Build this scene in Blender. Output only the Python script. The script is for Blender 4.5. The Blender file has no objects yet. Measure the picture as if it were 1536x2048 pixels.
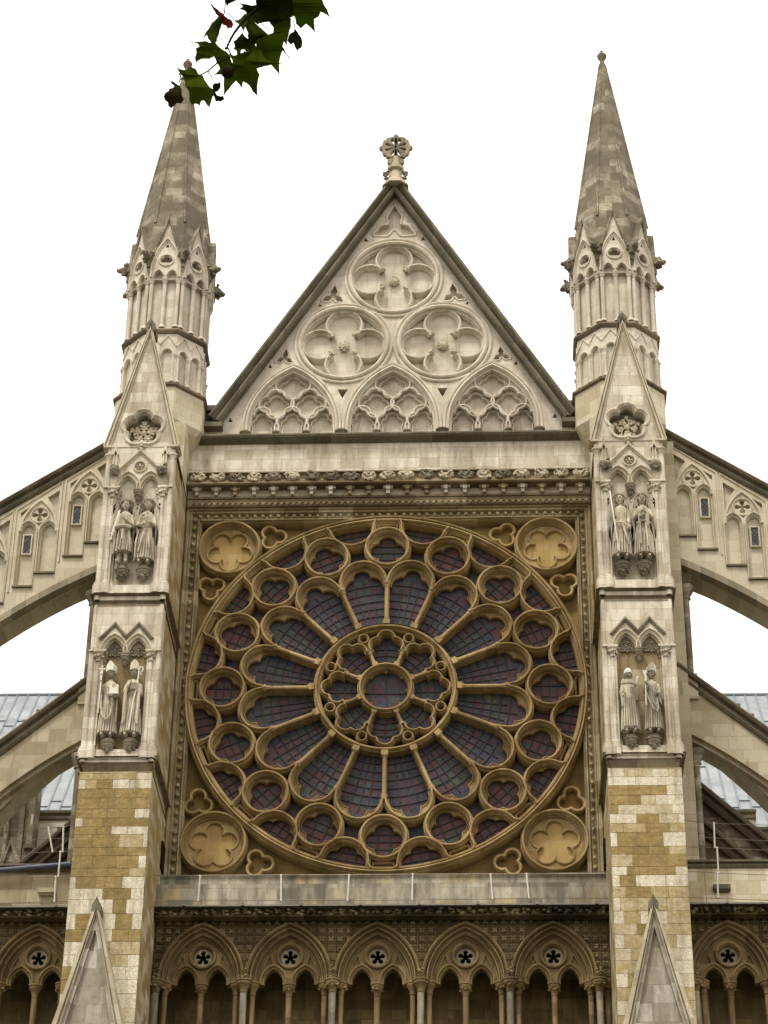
import bpy, bmesh, math, random
from mathutils import Vector, Matrix, noise
from mathutils.geometry import tessellate_polygon
pi = math.pi
SC = bpy.context.scene
COL = SC.collection

# ------------------------------------------------------------------ camera
# The origin of the world is the centre of the rose window, the facade faces -Y.
GROUND = -29.9
yaw, pitch, roll, FPX = 0.0485023, 0.567481, 0.0144141, 4811.06
CAMP = Vector((2.44223, -52.3886, -28.3132))
_f0 = Vector((-math.sin(yaw), math.cos(yaw), 0)); _r0 = Vector((math.cos(yaw), math.sin(yaw), 0))
CF = _f0*math.cos(pitch)+Vector((0, 0, 1))*math.sin(pitch)
_u = -_f0*math.sin(pitch)+Vector((0, 0, 1))*math.cos(pitch)
CR = _r0*math.cos(roll)+_u*math.sin(roll); CU = -_r0*math.sin(roll)+_u*math.cos(roll)
cam_d = bpy.data.cameras.new("camera"); cam = bpy.data.objects.new("camera", cam_d); COL.objects.link(cam)
m = Matrix((CR, CU, -CF)).transposed().to_4x4(); m.translation = CAMP
cam.matrix_world = m
cam_d.sensor_fit = 'VERTICAL'; cam_d.sensor_height = 36; cam_d.lens = FPX/2048*36
cam_d.clip_end = 3000; cam_d.clip_start = .1
SC.camera = cam

def W(px, py, Y):
    """point of the plane y=Y seen at a pixel of the 1536x2048 photograph"""
    d = CR*((px-768)/FPX)+CU*((1024-py)/FPX)+CF
    t = (Y-CAMP.y)/d.y
    return CAMP.x+d.x*t, CAMP.z+d.z*t

# ------------------------------------------------------------------ light
EL, AZ = math.radians(58), math.radians(200)
w = bpy.data.worlds.new("World"); SC.world = w; w.use_nodes = True
nt = w.node_tree; bg = nt.nodes['Background']
sky = nt.nodes.new('ShaderNodeTexSky'); sky.sky_type = 'NISHITA'; sky.sun_disc = False
sky.sun_elevation = EL; sky.sun_rotation = AZ; sky.dust_density = 5; sky.air_density = 1.5
mixs = nt.nodes.new('ShaderNodeMixRGB'); mixs.inputs[0].default_value = .85
mixs.inputs[2].default_value = (12.2, 11.35, 10.85, 1)          # the closed white overcast
nt.links.new(sky.outputs[0], mixs.inputs[1]); nt.links.new(mixs.outputs[0], bg.inputs[0])
bg.inputs[1].default_value = .1
sd = bpy.data.lights.new("sun", 'SUN'); sd.energy = 1.5; sd.angle = math.radians(11); sd.color = (1, .965, .91)
sun = bpy.data.objects.new("sun", sd); COL.objects.link(sun)
sdir = Vector((-.26, -.60, 1.15)).normalized()
sun.rotation_euler = sdir.to_track_quat('Z', 'Y').to_euler()
sky.sun_elevation = math.asin(sdir.z); sky.sun_rotation = math.atan2(sdir.x, sdir.y)
SC.view_settings.view_transform = 'Standard'; SC.view_settings.look = 'None'
SC.view_settings.exposure = 0.68; SC.view_settings.gamma = 1

# ------------------------------------------------------------------ materials
def _nd(nt, t, **k):
    n = nt.nodes.new(t)
    for a, b in k.items(): setattr(n, a, b)
    return n
def ramp(nt, fac, stops, interp='LINEAR'):
    r = _nd(nt, 'ShaderNodeValToRGB'); r.color_ramp.interpolation = interp
    e = r.color_ramp.elements
    while len(e) < len(stops): e.new(.5)
    for i, (p, c) in enumerate(stops):
        e[i].position = p; e[i].color = tuple(c)+(1,) if len(c) == 3 else c
    nt.links.new(fac, r.inputs[0]); return r.outputs[0]
def mth(nt, op, a, b=None, c=None):
    n = _nd(nt, 'ShaderNodeMath', operation=op)
    for i, v in enumerate((a, b, c)):
        if v is None: continue
        if isinstance(v, (int, float)): n.inputs[i].default_value = v
        else: nt.links.new(v, n.inputs[i])
    return n.outputs[0]
def mixc(nt, fac, a, b, bt='MIX'):
    n = _nd(nt, 'ShaderNodeMixRGB', blend_type=bt)
    for i, v in enumerate((fac, a, b)):
        if isinstance(v, (int, float)): n.inputs[i].default_value = v
        elif isinstance(v, tuple): n.inputs[i].default_value = v+(1,)
        else: nt.links.new(v, n.inputs[i])
    return n.outputs[0]
def tnoise(nt, vec, scale, detail=4, rough=.6, sx=None):
    if sx:
        mp = _nd(nt, 'ShaderNodeMapping'); mp.inputs['Scale'].default_value = sx
        nt.links.new(vec, mp.inputs[0]); vec = mp.outputs[0]
    n = _nd(nt, 'ShaderNodeTexNoise'); n.inputs['Scale'].default_value = scale
    n.inputs['Detail'].default_value = detail; n.inputs['Roughness'].default_value = rough
    nt.links.new(vec, n.inputs['Vector']); return n.outputs['Fac']

def stone(name, stops, course=.31, length=.72, joint=.007, grime=(.07, .06, .035), gr=(.58, .80), gamt=.75,
          streak=True, bump=.25, attr=False, fine=.22, moss=0., interp='LINEAR', jdark=.55, lichen=0., nw=.38):
    """ashlar: random tone per block (stops), thin joints, vertical soot streaks, fine grain"""
    mt = bpy.data.materials.new(name); mt.use_nodes = True
    nt = mt.node_tree; L = nt.links; bs = nt.nodes['Principled BSDF']
    bs.inputs['Roughness'].default_value = .92; bs.inputs['Specular IOR Level'].default_value = .25
    geo = _nd(nt, 'ShaderNodeNewGeometry'); pos = geo.outputs['Position']
    sp = _nd(nt, 'ShaderNodeSeparateXYZ'); L.new(pos, sp.inputs[0])
    sn = _nd(nt, 'ShaderNodeSeparateXYZ'); L.new(geo.outputs['True Normal'], sn.inputs[0])
    side = mth(nt, 'GREATER_THAN', mth(nt, 'ABSOLUTE', sn.outputs[0]), .72)
    u = mth(nt, 'ADD', mth(nt, 'MULTIPLY', side, sp.outputs[1]), mth(nt, 'MULTIPLY', mth(nt, 'SUBTRACT', 1, side), sp.outputs[0]))
    u = mth(nt, 'ADD', u, mth(nt, 'MULTIPLY', side, 7.3))
    wob = tnoise(nt, pos, 1.3, 1)
    cb = _nd(nt, 'ShaderNodeCombineXYZ'); L.new(u, cb.inputs[0]); L.new(mth(nt, 'ADD', sp.outputs[2], 40), cb.inputs[1])
    br = _nd(nt, 'ShaderNodeTexBrick'); br.offset = .43; br.offset_frequency = 2; br.squash = .72; br.squash_frequency = 3
    L.new(cb.outputs[0], br.inputs['Vector'])
    br.inputs['Color1'].default_value = (0, 0, 0, 1); br.inputs['Color2'].default_value = (1, 1, 1, 1); br.inputs['Mortar'].default_value = (.5, .5, .5, 1)
    br.inputs['Scale'].default_value = 1; br.inputs['Brick Width'].default_value = length; br.inputs['Row Height'].default_value = course
    br.inputs['Mortar Size'].default_value = joint; br.inputs['Mortar Smooth'].default_value = .3
    rnd = br.outputs['Color']
    if attr:
        at = _nd(nt, 'ShaderNodeAttribute'); at.attribute_name = 'tone'
        rnd = at.outputs['Fac']
    n1 = tnoise(nt, pos, 3.1, 5, .65)
    n2 = tnoise(nt, pos, 26, 4, .7)
    nb = tnoise(nt, pos, 4.2, 6, .72, sx=(1, 1, 2.2)) if attr else n1
    tone = mth(nt, 'ADD', rnd, mth(nt, 'MULTIPLY', mth(nt, 'SUBTRACT', nb, .5), .95 if attr else nw))
    colr = ramp(nt, tone, stops, interp)
    # grain
    g = mth(nt, 'ADD', mth(nt, 'MULTIPLY', mth(nt, 'SUBTRACT', n2, .5), fine*2), 1)
    cg = _nd(nt, 'ShaderNodeCombineXYZ')
    for i in range(3): L.new(g, cg.inputs[i])
    colr = mixc(nt, 1., colr, cg.outputs[0], 'MULTIPLY')
    pt = tnoise(nt, pos, 11, 7, .75, sx=(1, 1, .7)); colr = mixc(nt, ramp(nt, pt, [(.57, (0, 0, 0)), (.70, (.55,)*3)]), colr, grime)
    # soot
    s1 = tnoise(nt, pos, 1.0, 6, .68, sx=(2.6, 2.6, .55) if streak else (1.6, 1.6, 1.6))
    s2 = tnoise(nt, pos, .33, 3, .5)
    sm = mth(nt, 'ADD', mth(nt, 'MULTIPLY', s1, .72), mth(nt, 'MULTIPLY', s2, .36))
    sf = ramp(nt, sm, [(gr[0], (0, 0, 0)), (gr[1], (gamt,)*3)])
    colr = mixc(nt, sf, colr, grime)
    if streak:
        s3 = tnoise(nt, pos, 1.0, 5, .7, sx=(6.5, 6.5, .7)); colr = mixc(nt, ramp(nt, s3, [(.55, (0, 0, 0)), (.70, (.5,)*3)]), colr, grime)
    if moss:
        m1 = tnoise(nt, pos, 2.2, 6, .7, sx=(1, 1, .6)); mf = ramp(nt, m1, [(.55, (0, 0, 0)), (.72, (moss,)*3)])
        colr = mixc(nt, mf, colr, (.045, .05, .012))
    if lichen:
        m1 = tnoise(nt, pos, 9, 5, .75); mf = ramp(nt, m1, [(.60, (0, 0, 0)), (.72, (lichen,)*3)])
        colr = mixc(nt, mf, colr, (.45, .43, .33))
    if not attr:
        colr = mixc(nt, mth(nt, 'MULTIPLY', br.outputs['Fac'], jdark), colr, (.10, .08, .045))
    L.new(colr, bs.inputs['Base Color'])
    bp = _nd(nt, 'ShaderNodeBump'); bp.inputs['Strength'].default_value = bump; bp.inputs['Distance'].default_value = .02
    hgt = mth(nt, 'ADD', mth(nt, 'MULTIPLY', n2, .5), mth(nt, 'MULTIPLY', n1, .6))
    if not attr: hgt = mth(nt, 'SUBTRACT', hgt, mth(nt, 'MULTIPLY', br.outputs['Fac'], .8))
    L.new(hgt, bp.inputs['Height']); L.new(bp.outputs[0], bs.inputs['Normal'])
    return mt

def plain(name, c1, c2, scale=6, rough=.6, metal=0., spec=.5, bump=0.):
    mt = bpy.data.materials.new(name); mt.use_nodes = True
    nt = mt.node_tree; L = nt.links; bs = nt.nodes['Principled BSDF']
    bs.inputs['Roughness'].default_value = rough; bs.inputs['Metallic'].default_value = metal; bs.inputs['Specular IOR Level'].default_value = spec
    pos = _nd(nt, 'ShaderNodeNewGeometry').outputs['Position']
    n = tnoise(nt, pos, scale, 5, .65)
    L.new(ramp(nt, n, [(.35, c1), (.65, c2)]), bs.inputs['Base Color'])
    if bump:
        bp = _nd(nt, 'ShaderNodeBump'); bp.inputs['Strength'].default_value = bump; bp.inputs['Distance'].default_value = .02
        L.new(n, bp.inputs['Height']); L.new(bp.outputs[0], bs.inputs['Normal'])
    return mt

M = {}
M['pale'] = stone('pale_limestone', [(0, (.45, .39, .285)), (.35, (.57, .51, .395)), (1, (.66, .605, .485))], gr=(.50, .70), gamt=.75, grime=(.20, .155, .10), jdark=.4)
M['gable'] = stone('gable_limestone', [(0, (.50, .445, .345)), (.5, (.56, .51, .405)), (1, (.62, .57, .465))], length=.6, gr=(.52, .72), gamt=.6, grime=(.25, .195, .13), jdark=.25, joint=.006)
M['carved'] = stone('carved_limestone', [(0, (.43, .37, .26)), (1, (.52, .46, .335))], joint=.004, jdark=.22, gr=(.58, .80), gamt=.5, grime=(.17, .135, .085))
M['carved_dark'] = stone('soot_and_shade_carving', [(0, (.17, .145, .10)), (1, (.33, .285, .195))], joint=0, jdark=0, gr=(.45, .7), gamt=.8, streak=False, bump=.5)  # sooty carving; also paints shade into eyes, mouths and recess backs
M['dark'] = stone('weathered_coping', [(0, (.105, .093, .06)), (1, (.17, .15, .10))], course=.6, length=.62, joint=.008, gr=(.5, .75), gamt=.6, grime=(.045, .038, .025), moss=.15, bump=.5, lichen=.4)
M['brown'] = stone('weathered_string', [(0, (.13, .10, .06)), (1, (.24, .19, .12))], course=.9, length=.9, gr=(.5, .72), gamt=.8, grime=(.045, .035, .022))
M['amber'] = stone('amber_ashlar', [(0, (.27, .19, .075)), (.32, (.34, .25, .105)), (.55, (.38, .305, .165)), (.8, (.46, .40, .255)), (1, (.52, .47, .335))], course=.285, length=.56, gr=(.56, .8), gamt=.6, grime=(.12, .085, .03), jdark=.45)
M['blocks'] = stone('patched_ashlar', [(0, (.17, .12, .045)), (.25, (.27, .195, .070)), (.5, (.37, .29, .14)), (.72, (.49, .425, .29)), (1, (.60, .55, .42))], attr=True, gr=(.48, .68), gamt=.6, grime=(.14, .105, .05), fine=.8, bump=.6)
M['frame'] = stone('window_frame_stone', [(0, (.21, .155, .075)), (.5, (.29, .225, .12)), (1, (.42, .355, .22))], course=.42, length=.9, gr=(.52, .76), gamt=.6, grime=(.10, .07, .03), jdark=.4)
M['tracery'] = stone('tracery_stone', [(0, (.27, .185, .072)), (1, (.42, .315, .155))], course=.7, length=.7, joint=.004, gr=(.46, .68), gamt=.65, grime=(.12, .078, .03), jdark=.25, fine=.35, lichen=.35)
M['spandrel'] = stone('ochre_panel', [(0, (.18, .118, .038)), (1, (.27, .185, .068))], course=.9, length=1.1, joint=.004, gr=(.48, .7), gamt=.6, grime=(.09, .055, .02), jdark=.3, fine=.2)
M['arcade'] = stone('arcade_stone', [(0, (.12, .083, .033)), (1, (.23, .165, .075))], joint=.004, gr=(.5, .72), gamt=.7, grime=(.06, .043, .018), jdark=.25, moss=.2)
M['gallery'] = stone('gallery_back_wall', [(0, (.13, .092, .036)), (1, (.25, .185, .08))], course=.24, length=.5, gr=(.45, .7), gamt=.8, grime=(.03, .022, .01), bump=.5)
M['sill'] = stone('sill_wall_stone', [(0, (.23, .20, .14)), (.3, (.34, .305, .22)), (.75, (.46, .42, .32)), (1, (.42, .34, .19))], course=.27, length=.62, gr=(.44, .64), gamt=.85, grime=(.09, .08, .055), jdark=.3, moss=.12)
M['spire'] = stone('spire_stone', [(0, (.14, .12, .08)), (.4, (.21, .18, .12)), (.75, (.33, .29, .205)), (1, (.45, .40, .30))], course=.30, length=.47, gr=(.42, .62), gamt=.75, grime=(.105, .088, .055), jdark=.3, fine=.8, bump=.5, streak=False, nw=1.3)
M['statue'] = stone('statue_stone', [(0, (.42, .37, .265)), (1, (.54, .49, .37))], joint=0, jdark=0, gr=(.50, .66), gamt=.75, grime=(.12, .095, .06), bump=.3, fine=.4)
M['face_dark'] = plain('sooty_face_stone', (.16, .13, .09), (.29, .245, .17), 14, .9, 0, .1)
M['white_stone'] = plain('fresh_white_stone', (.58, .55, .45), (.66, .63, .53), 8, .9)
M['cornice'] = stone('cornice_stone', [(0, (.12, .085, .04)), (.5, (.20, .15, .08)), (1, (.32, .26, .16))], course=2, length=1.3, gr=(.48, .7), gamt=.7, grime=(.05, .035, .018), jdark=.4)
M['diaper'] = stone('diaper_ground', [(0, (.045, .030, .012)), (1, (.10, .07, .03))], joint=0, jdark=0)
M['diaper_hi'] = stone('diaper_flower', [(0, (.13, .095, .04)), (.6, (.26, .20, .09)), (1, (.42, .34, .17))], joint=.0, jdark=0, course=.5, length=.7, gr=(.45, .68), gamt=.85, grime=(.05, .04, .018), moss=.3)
M['ring'] = stone('weathered_arch_ring', [(0, (.21, .18, .12)), (1, (.36, .31, .21))], course=3, length=.34, gr=(.45, .7), gamt=.6, grime=(.14, .12, .08), jdark=.6)
M['gabstone'] = stone('streaked_gablet_stone', [(0, (.24, .205, .15)), (.5, (.36, .32, .245)), (1, (.56, .52, .43))], course=.42, length=.5, gr=(.46, .66), gamt=.7, grime=(.15, .12, .085), jdark=.4, nw=1.1)
M['flank'] = stone('flank_ashlar', [(0, (.30, .25, .16)), (.25, (.38, .33, .22)), (1, (.47, .42, .30))], course=.36, length=.6, gr=(.56, .78), gamt=.5, grime=(.2, .16, .10), jdark=.25)
M['frieze'] = stone('mossy_frieze', [(0, (.05, .04, .018)), (1, (.16, .125, .06))], joint=0, jdark=0, gr=(.45, .66), gamt=.85, grime=(.018, .016, .007), moss=.6, bump=.6)
M['lead'] = plain('lead_sheet', (.20, .22, .22), (.31, .33, .325), 1.3, .6, 0, .3)
M['lead_seam'] = plain('lead_seam', (.14, .165, .18), (.20, .23, .25), 5, .5)
M['iron'] = plain('glazing_iron', (.012, .010, .009), (.03, .025, .02), 20, .7)
M['rail'] = plain('galvanised_rail', (.48, .46, .38), (.60, .58, .50), 9, .5, .1)
M['wire'] = plain('steel_wire', (.10, .09, .07), (.20, .18, .14), 9, .5, .2)
M['pipe'] = plain('blue_grey_pipe', (.04, .052, .08), (.065, .085, .125), 9, .5)
M['void'] = plain('deep_dark_recess', (.006, .005, .004), (.012, .010, .006), 3, .95, 0, .1)

def glass_mat(name, pal, scale):
    mt = bpy.data.materials.new(name); mt.use_nodes = True
    nt = mt.node_tree; L = nt.links; bs = nt.nodes['Principled BSDF']
    bs.inputs['Roughness'].default_value = .35; bs.inputs['Specular IOR Level'].default_value = .10
    pos = _nd(nt, 'ShaderNodeNewGeometry').outputs['Position']
    v = _nd(nt, 'ShaderNodeTexVoronoi'); v.inputs['Scale'].default_value = scale; L.new(pos, v.inputs['Vector'])
    v2 = _nd(nt, 'ShaderNodeTexVoronoi', feature='DISTANCE_TO_EDGE'); v2.inputs['Scale'].default_value = scale*1.9; L.new(pos, v2.inputs['Vector'])
    sp = _nd(nt, 'ShaderNodeSeparateXYZ'); L.new(v.outputs['Color'], sp.inputs[0])
    big = tnoise(nt, pos, 2.1, 2, .5)
    t = mth(nt, 'ADD', mth(nt, 'MULTIPLY', sp.outputs[0], .55), mth(nt, 'MULTIPLY', big, .45))
    n = len(pal)
    col = ramp(nt, t, [(.12+.76*i/n, c) for i, c in enumerate(pal)], 'CONSTANT')
    dirt = tnoise(nt, pos, 6, 4, .7)
    col = mixc(nt, ramp(nt, dirt, [(.3, (.3,)*3), (.7, (.75,)*3)]), col, (.062, .050, .047))
    col = mixc(nt, mth(nt, 'LESS_THAN', v2.outputs['Distance'], .028), col, (.075, .075, .068))
    L.new(col, bs.inputs['Base Color'])
    sb = tnoise(nt, pos, 7, 2); bp = _nd(nt, 'ShaderNodeBump'); bp.inputs['Strength'].default_value = .35; bp.inputs['Distance'].default_value = .03
    L.new(mth(nt, 'ADD', sb, sp.outputs[1]), bp.inputs['Height']); L.new(bp.outputs[0], bs.inputs['Normal'])
    return mt
M['glass'] = glass_mat('stained_glass_blue', [(.035, .030, .075), (.085, .026, .045), (.024, .042, .085), (.12, .032, .036), (.035, .075, .070), (.085, .034, .060), (.055, .022, .036), (.022, .028, .085), (.06, .10, .055), (.15, .13, .045)], 3.4)
M['glass_red'] = glass_mat('stained_glass_red', [(.035, .045, .070), (.14, .030, .026), (.11, .030, .030), (.045, .070, .075), (.18, .042, .030), (.10, .026, .036), (.05, .05, .04)], 4.2)
M['clear'] = plain('leaded_clear_glass', (.035, .042, .055), (.06, .07, .09), 14, .25)

# ------------------------------------------------------------------ mesh builder
class MB:
    def __init__(s): s.v = []; s.f = []; s.mi = []; s.tone = []; s.T = None; s.cur = 0; s.tn = .5
    def _a(s, vs):
        b = len(s.v)
        s.v += [tuple(s.T @ Vector(p)) if s.T else tuple(p) for p in vs]
        return b
    def add(s, vs, fs):
        b = s._a(vs)
        for f in fs: s.f.append(tuple(b+i for i in f)); s.mi.append(s.cur); s.tone.append(s.tn)
        return s
    def box(s, x0, x1, y0, y1, z0, z1):
        return s.add([(x, y, z) for x in (x0, x1) for y in (y0, y1) for z in (z0, z1)],
                     [(0, 1, 3, 2), (4, 6, 7, 5), (0, 4, 5, 1), (2, 3, 7, 6), (0, 2, 6, 4), (1, 5, 7, 3)])
    def cbox(s, x, y, z, a, b, c): return s.box(x-a/2, x+a/2, y-b/2, y+b/2, z-c/2, z+c/2)
    def plate(s, outer, holes, y0, y1, back=False, walls=True):
        """flat plate in the XZ plane with holes; front at y0, reveals run to y1"""
        polys = [outer]+list(holes)
        tri = tessellate_polygon([[Vector((p[0], p[1], 0)) for p in q] for q in polys])
        flat = [p for q in polys for p in q]
        b = s._a([(p[0], y0, p[1]) for p in flat])
        for t in tri: s.f.append(tuple(b+i for i in t)); s.mi.append(s.cur); s.tone.append(s.tn)
        if back:
            b2 = s._a([(p[0], y1, p[1]) for p in flat])
            for t in tri: s.f.append(tuple(b2+i for i in t[::-1])); s.mi.append(s.cur); s.tone.append(s.tn)
        if walls:
            for q in polys:
                n = len(q); c = s._a([(p[0], y0, p[1]) for p in q]+[(p[0], y1, p[1]) for p in q])
                for i in range(n):
                    j = (i+1) % n; s.f.append((c+i, c+j, c+n+j, c+n+i)); s.mi.append(s.cur); s.tone.append(s.tn)
        return s
    def sweep(s, path, prof, closed=True, y=0, caps=False):
        """moulding: profile of (offset to the left of the path, depth) along a path in XZ"""
        Q = [Vector((p[0], p[1])) for p in path]; P = [Q[0]]
        for q in Q[1:]:
            if (q-P[-1]).length > 1e-4: P.append(q)
        if closed and (P[0]-P[-1]).length < 1e-4: P.pop()
        n = len(P); rows = []
        for i in range(n):
            a = P[i-1] if (closed or i > 0) else None; c = P[(i+1) % n] if (closed or i < n-1) else None
            d1 = (P[i]-a).normalized() if a is not None and (P[i]-a).length > 1e-7 else None
            d2 = (c-P[i]).normalized() if c is not None and (c-P[i]).length > 1e-7 else None
            if d1 is None: d1 = d2
            if d2 is None: d2 = d1
            n1 = Vector((-d1.y, d1.x)); n2 = Vector((-d2.y, d2.x)); nn = n1+n2
            nn = nn.normalized() if nn.length > 1e-3 else n1
            k = 1/max(.55, nn.dot(n1))
            rows.append([(P[i].x+nn.x*k*o, y+yy, P[i].y+nn.y*k*o) for o, yy in prof])
        m = len(prof); b = s._a([p for r in rows for p in r])
        for i in range(n if closed else n-1):
            j = (i+1) % n
            for k in range(m-1):
                s.f.append((b+i*m+k, b+j*m+k, b+j*m+k+1, b+i*m+k+1)); s.mi.append(s.cur); s.tone.append(s.tn)
        if caps and not closed:
            s.f.append(tuple(b+k for k in range(m))); s.f.append(tuple(b+(n-1)*m+k for k in range(m))[::-1]); s.mi += [s.cur]*2; s.tone += [s.tn]*2
        return s
    def band(s, path, prof, closed=False, caps=True):
        """horizontal moulding: profile (outwards, z) along a path in XY (outwards = left of travel)"""
        P = [Vector(p) for p in path]; n = len(P); m = len(prof); rows = []
        for i in range(n):
            d1 = (P[i]-P[i-1]).normalized() if (closed or i) else None
            d2 = (P[(i+1) % n]-P[i]).normalized() if (closed or i < n-1) else None
            d1 = d1 or d2; d2 = d2 or d1
            nn = (Vector((-d1.y, d1.x))+Vector((-d2.y, d2.x))).normalized(); k = 1/max(.4, nn.dot(Vector((-d1.y, d1.x))))
            rows += [(P[i].x+nn.x*k*o, P[i].y+nn.y*k*o, z) for o, z in prof]
        fs = [(i*m+k, ((i+1) % n)*m+k, ((i+1) % n)*m+k+1, i*m+k+1) for i in range(n if closed else n-1) for k in range(m-1)]
        if caps and not closed: fs += [tuple(range(m)), tuple((n-1)*m+k for k in range(m))[::-1]]
        return s.add(rows, fs)
    def tube(s, pts, rad, n=8, flat=None, cap=True):
        pts = [Vector(p) for p in pts]
        if not hasattr(rad, '__len__'): rad = [rad]*len(pts)
        rows = []; up = Vector((0, 0, 1))
        for i, p in enumerate(pts):
            t = (pts[min(i+1, len(pts)-1)]-pts[max(i-1, 0)]).normalized()
            a = up if abs(t.dot(up)) < .9 else Vector((1, 0, 0))
            if i: a = prev
            e1 = (a-t*a.dot(t)).normalized(); e2 = t.cross(e1); prev = e1
            rows += [p+(e1*math.cos(2*pi*k/n)+e2*math.sin(2*pi*k/n)*(flat or 1))*rad[i] for k in range(n)]
        m = len(pts); fs = [(i*n+k, i*n+(k+1) % n, (i+1)*n+(k+1) % n, (i+1)*n+k) for i in range(m-1) for k in range(n)]
        if cap: fs += [tuple(range(n))[::-1], tuple((m-1)*n+k for k in range(n))]
        return s.add(rows, fs)
    def lathe(s, prof, o, n=16, axis=(0, 0, 1), sx=1, sy=1, a0=0):
        """prof = [(radius, height)]"""
        ax = Vector(axis).normalized(); a = Vector((0, -1, 0)) if abs(ax.y) < .9 else Vector((1, 0, 0))
        e1 = (a-ax*a.dot(ax)).normalized(); e2 = ax.cross(e1); o = Vector(o); vs = []
        for r, h in prof:
            vs += [o+ax*h+(e1*math.cos(2*pi*k/n+a0)*sy+e2*math.sin(2*pi*k/n+a0)*sx)*r for k in range(n)]
        m = len(prof); fs = [(i*n+k, i*n+(k+1) % n, (i+1)*n+(k+1) % n, (i+1)*n+k) for i in range(m-1) for k in range(n)]
        fs += [tuple(range(n))[::-1], tuple((m-1)*n+k for k in range(n))]
        return s.add(vs, fs)
    def blob(s, c, r, seed=0, amp=.25, sub=2, freq=2.5):
        bm = bmesh.new(); bmesh.ops.create_icosphere(bm, subdivisions=sub, radius=1)
        if not hasattr(r, '__len__'): r = (r, r, r)
        vs = []
        for v in bm.verts:
            p = v.co.normalized(); q = p*freq+Vector((seed*3.7, seed*1.3, seed*.7))
            d = 1+amp*noise.noise(q)+amp*.6*noise.noise(q*2.3)
            vs.append((c[0]+p.x*r[0]*d, c[1]+p.y*r[1]*d, c[2]+p.z*r[2]*d))
        fs = [tuple(v.index for v in f.verts) for f in bm.faces]; bm.free()
        return s.add(vs, fs)

ORG = {}
def tag(o, label=None, cat=None, group=None, kind=None):
    if label: o['label'] = label
    if cat: o['category'] = cat
    if group: o['group'] = group
    if kind: o['kind'] = kind
    return o
def thing(name, loc, label, cat, group=None):
    o = bpy.data.objects.new(name, None); COL.objects.link(o); o.location = loc; ORG[o.name] = Vector(loc)
    o.empty_display_size = .3
    return tag(o, label, cat, group)
def obj(name, mb, mats, parent=None, smooth=True, angle=38, origin=None, label=None):
    po = ORG[parent.name] if parent else Vector((0, 0, 0))
    og = Vector(origin) if origin is not None else po
    me = bpy.data.meshes.new(name)
    me.from_pydata([(v[0]-og.x, v[1]-og.y, v[2]-og.z) for v in mb.v], [], mb.f)
    if not isinstance(mats, (list, tuple)): mats = [mats]
    for mm in mats: me.materials.append(M[mm])
    if len(mats) > 1: me.polygons.foreach_set('material_index', mb.mi)
    if 'blocks' in mats:
        at = me.attributes.new('tone', 'FLOAT', 'FACE'); at.data.foreach_set('value', mb.tone)
    if smooth:
        me.polygons.foreach_set('use_smooth', [True]*len(me.polygons)); me.set_sharp_from_angle(angle=math.radians(angle))
    me.update()
    o = bpy.data.objects.new(name, me); COL.objects.link(o)
    o.parent = parent; o.location = og-po; ORG[o.name] = og
    if label: o['label'] = label
    return o
def dup(o, parent, rot_y=None):
    c = o.copy(); COL.objects.link(c); c.parent = parent; ORG[c.name] = ORG[o.name]
    if rot_y is not None: c.rotation_euler = (0, rot_y, 0)
    for ch in [x for x in COL.objects if x.parent == o]: dup(ch, c)
    return c

# ------------------------------------------------------------------ 2-D outlines (x, z)
def circ(cx, cz, r, n=48, a0=0): return [(cx+r*math.sin(2*pi*k/n+a0), cz+r*math.cos(2*pi*k/n+a0)) for k in range(n)]
def arc(cx, cz, r, a, b, n=24): return [(cx+r*math.sin(a+(b-a)*k/n), cz+r*math.cos(a+(b-a)*k/n)) for k in range(n+1)]   # angles from up, clockwise
def pointed(cx, zs, w, h, n=12):
    """left spring, apex, right spring"""
    r = (h*h+w*w)/(2*w); a = math.asin(min(1, h/r)) if h < r else math.acos(max(-1, (r-w)/r))
    th = [a*k/n for k in range(n+1)]
    L = [(cx-w+r-r*math.cos(t), zs+r*math.sin(t)) for t in th]
    return L+[(2*cx-x, z) for x, z in L[::-1][1:]]
def lancet(cx, z0, zs, w, h, n=12): return [(cx-w, z0)]+pointed(cx, zs, w, h, n)+[(cx+w, z0)]
def star(O, circles, polys=(), n=96, a0=0, a1=2*pi):
    """outline of a union of circles and convex polygons as seen from O"""
    out = []; full = abs(a1-a0-2*pi) < 1e-6
    for k in range(n if full else n+1):
        t = a0+(a1-a0)*k/n; dx, dz = math.sin(t), math.cos(t); best = 0
        for cx, cz, r in circles:
            fx, fz = O[0]-cx, O[1]-cz; b = fx*dx+fz*dz; c = fx*fx+fz*fz-r*r; D = b*b-c
            if D > 0: best = max(best, -b+math.sqrt(D))
        for P in polys:
            for i in range(len(P)):
                ax, az = P[i]; bx, bz = P[(i+1) % len(P)]; ex, ez = bx-ax, bz-az
                den = dx*ez-dz*ex
                if abs(den) < 1e-9: continue
                s_ = ((ax-O[0])*ez-(az-O[1])*ex)/den; u_ = ((ax-O[0])*dz-(az-O[1])*dx)/den
                if s_ > 0 and -1e-6 <= u_ <= 1+1e-6: best = max(best, s_)
        out.append((O[0]+dx*best, O[1]+dz*best))
    return out
def foil(cx, cz, n, d, r, a0=0, seg=96): return star((cx, cz), [(cx+d*math.sin(a0+2*pi*k/n), cz+d*math.cos(a0+2*pi*k/n), r) for k in range(n)], n=seg)
def rot2(P, a, c=(0, 0)):
    ca, sa = math.cos(a), math.sin(a)   # clockwise by a
    return [(c[0]+(x-c[0])*ca+(z-c[1])*sa, c[1]-(x-c[0])*sa+(z-c[1])*ca) for x, z in P]
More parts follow.
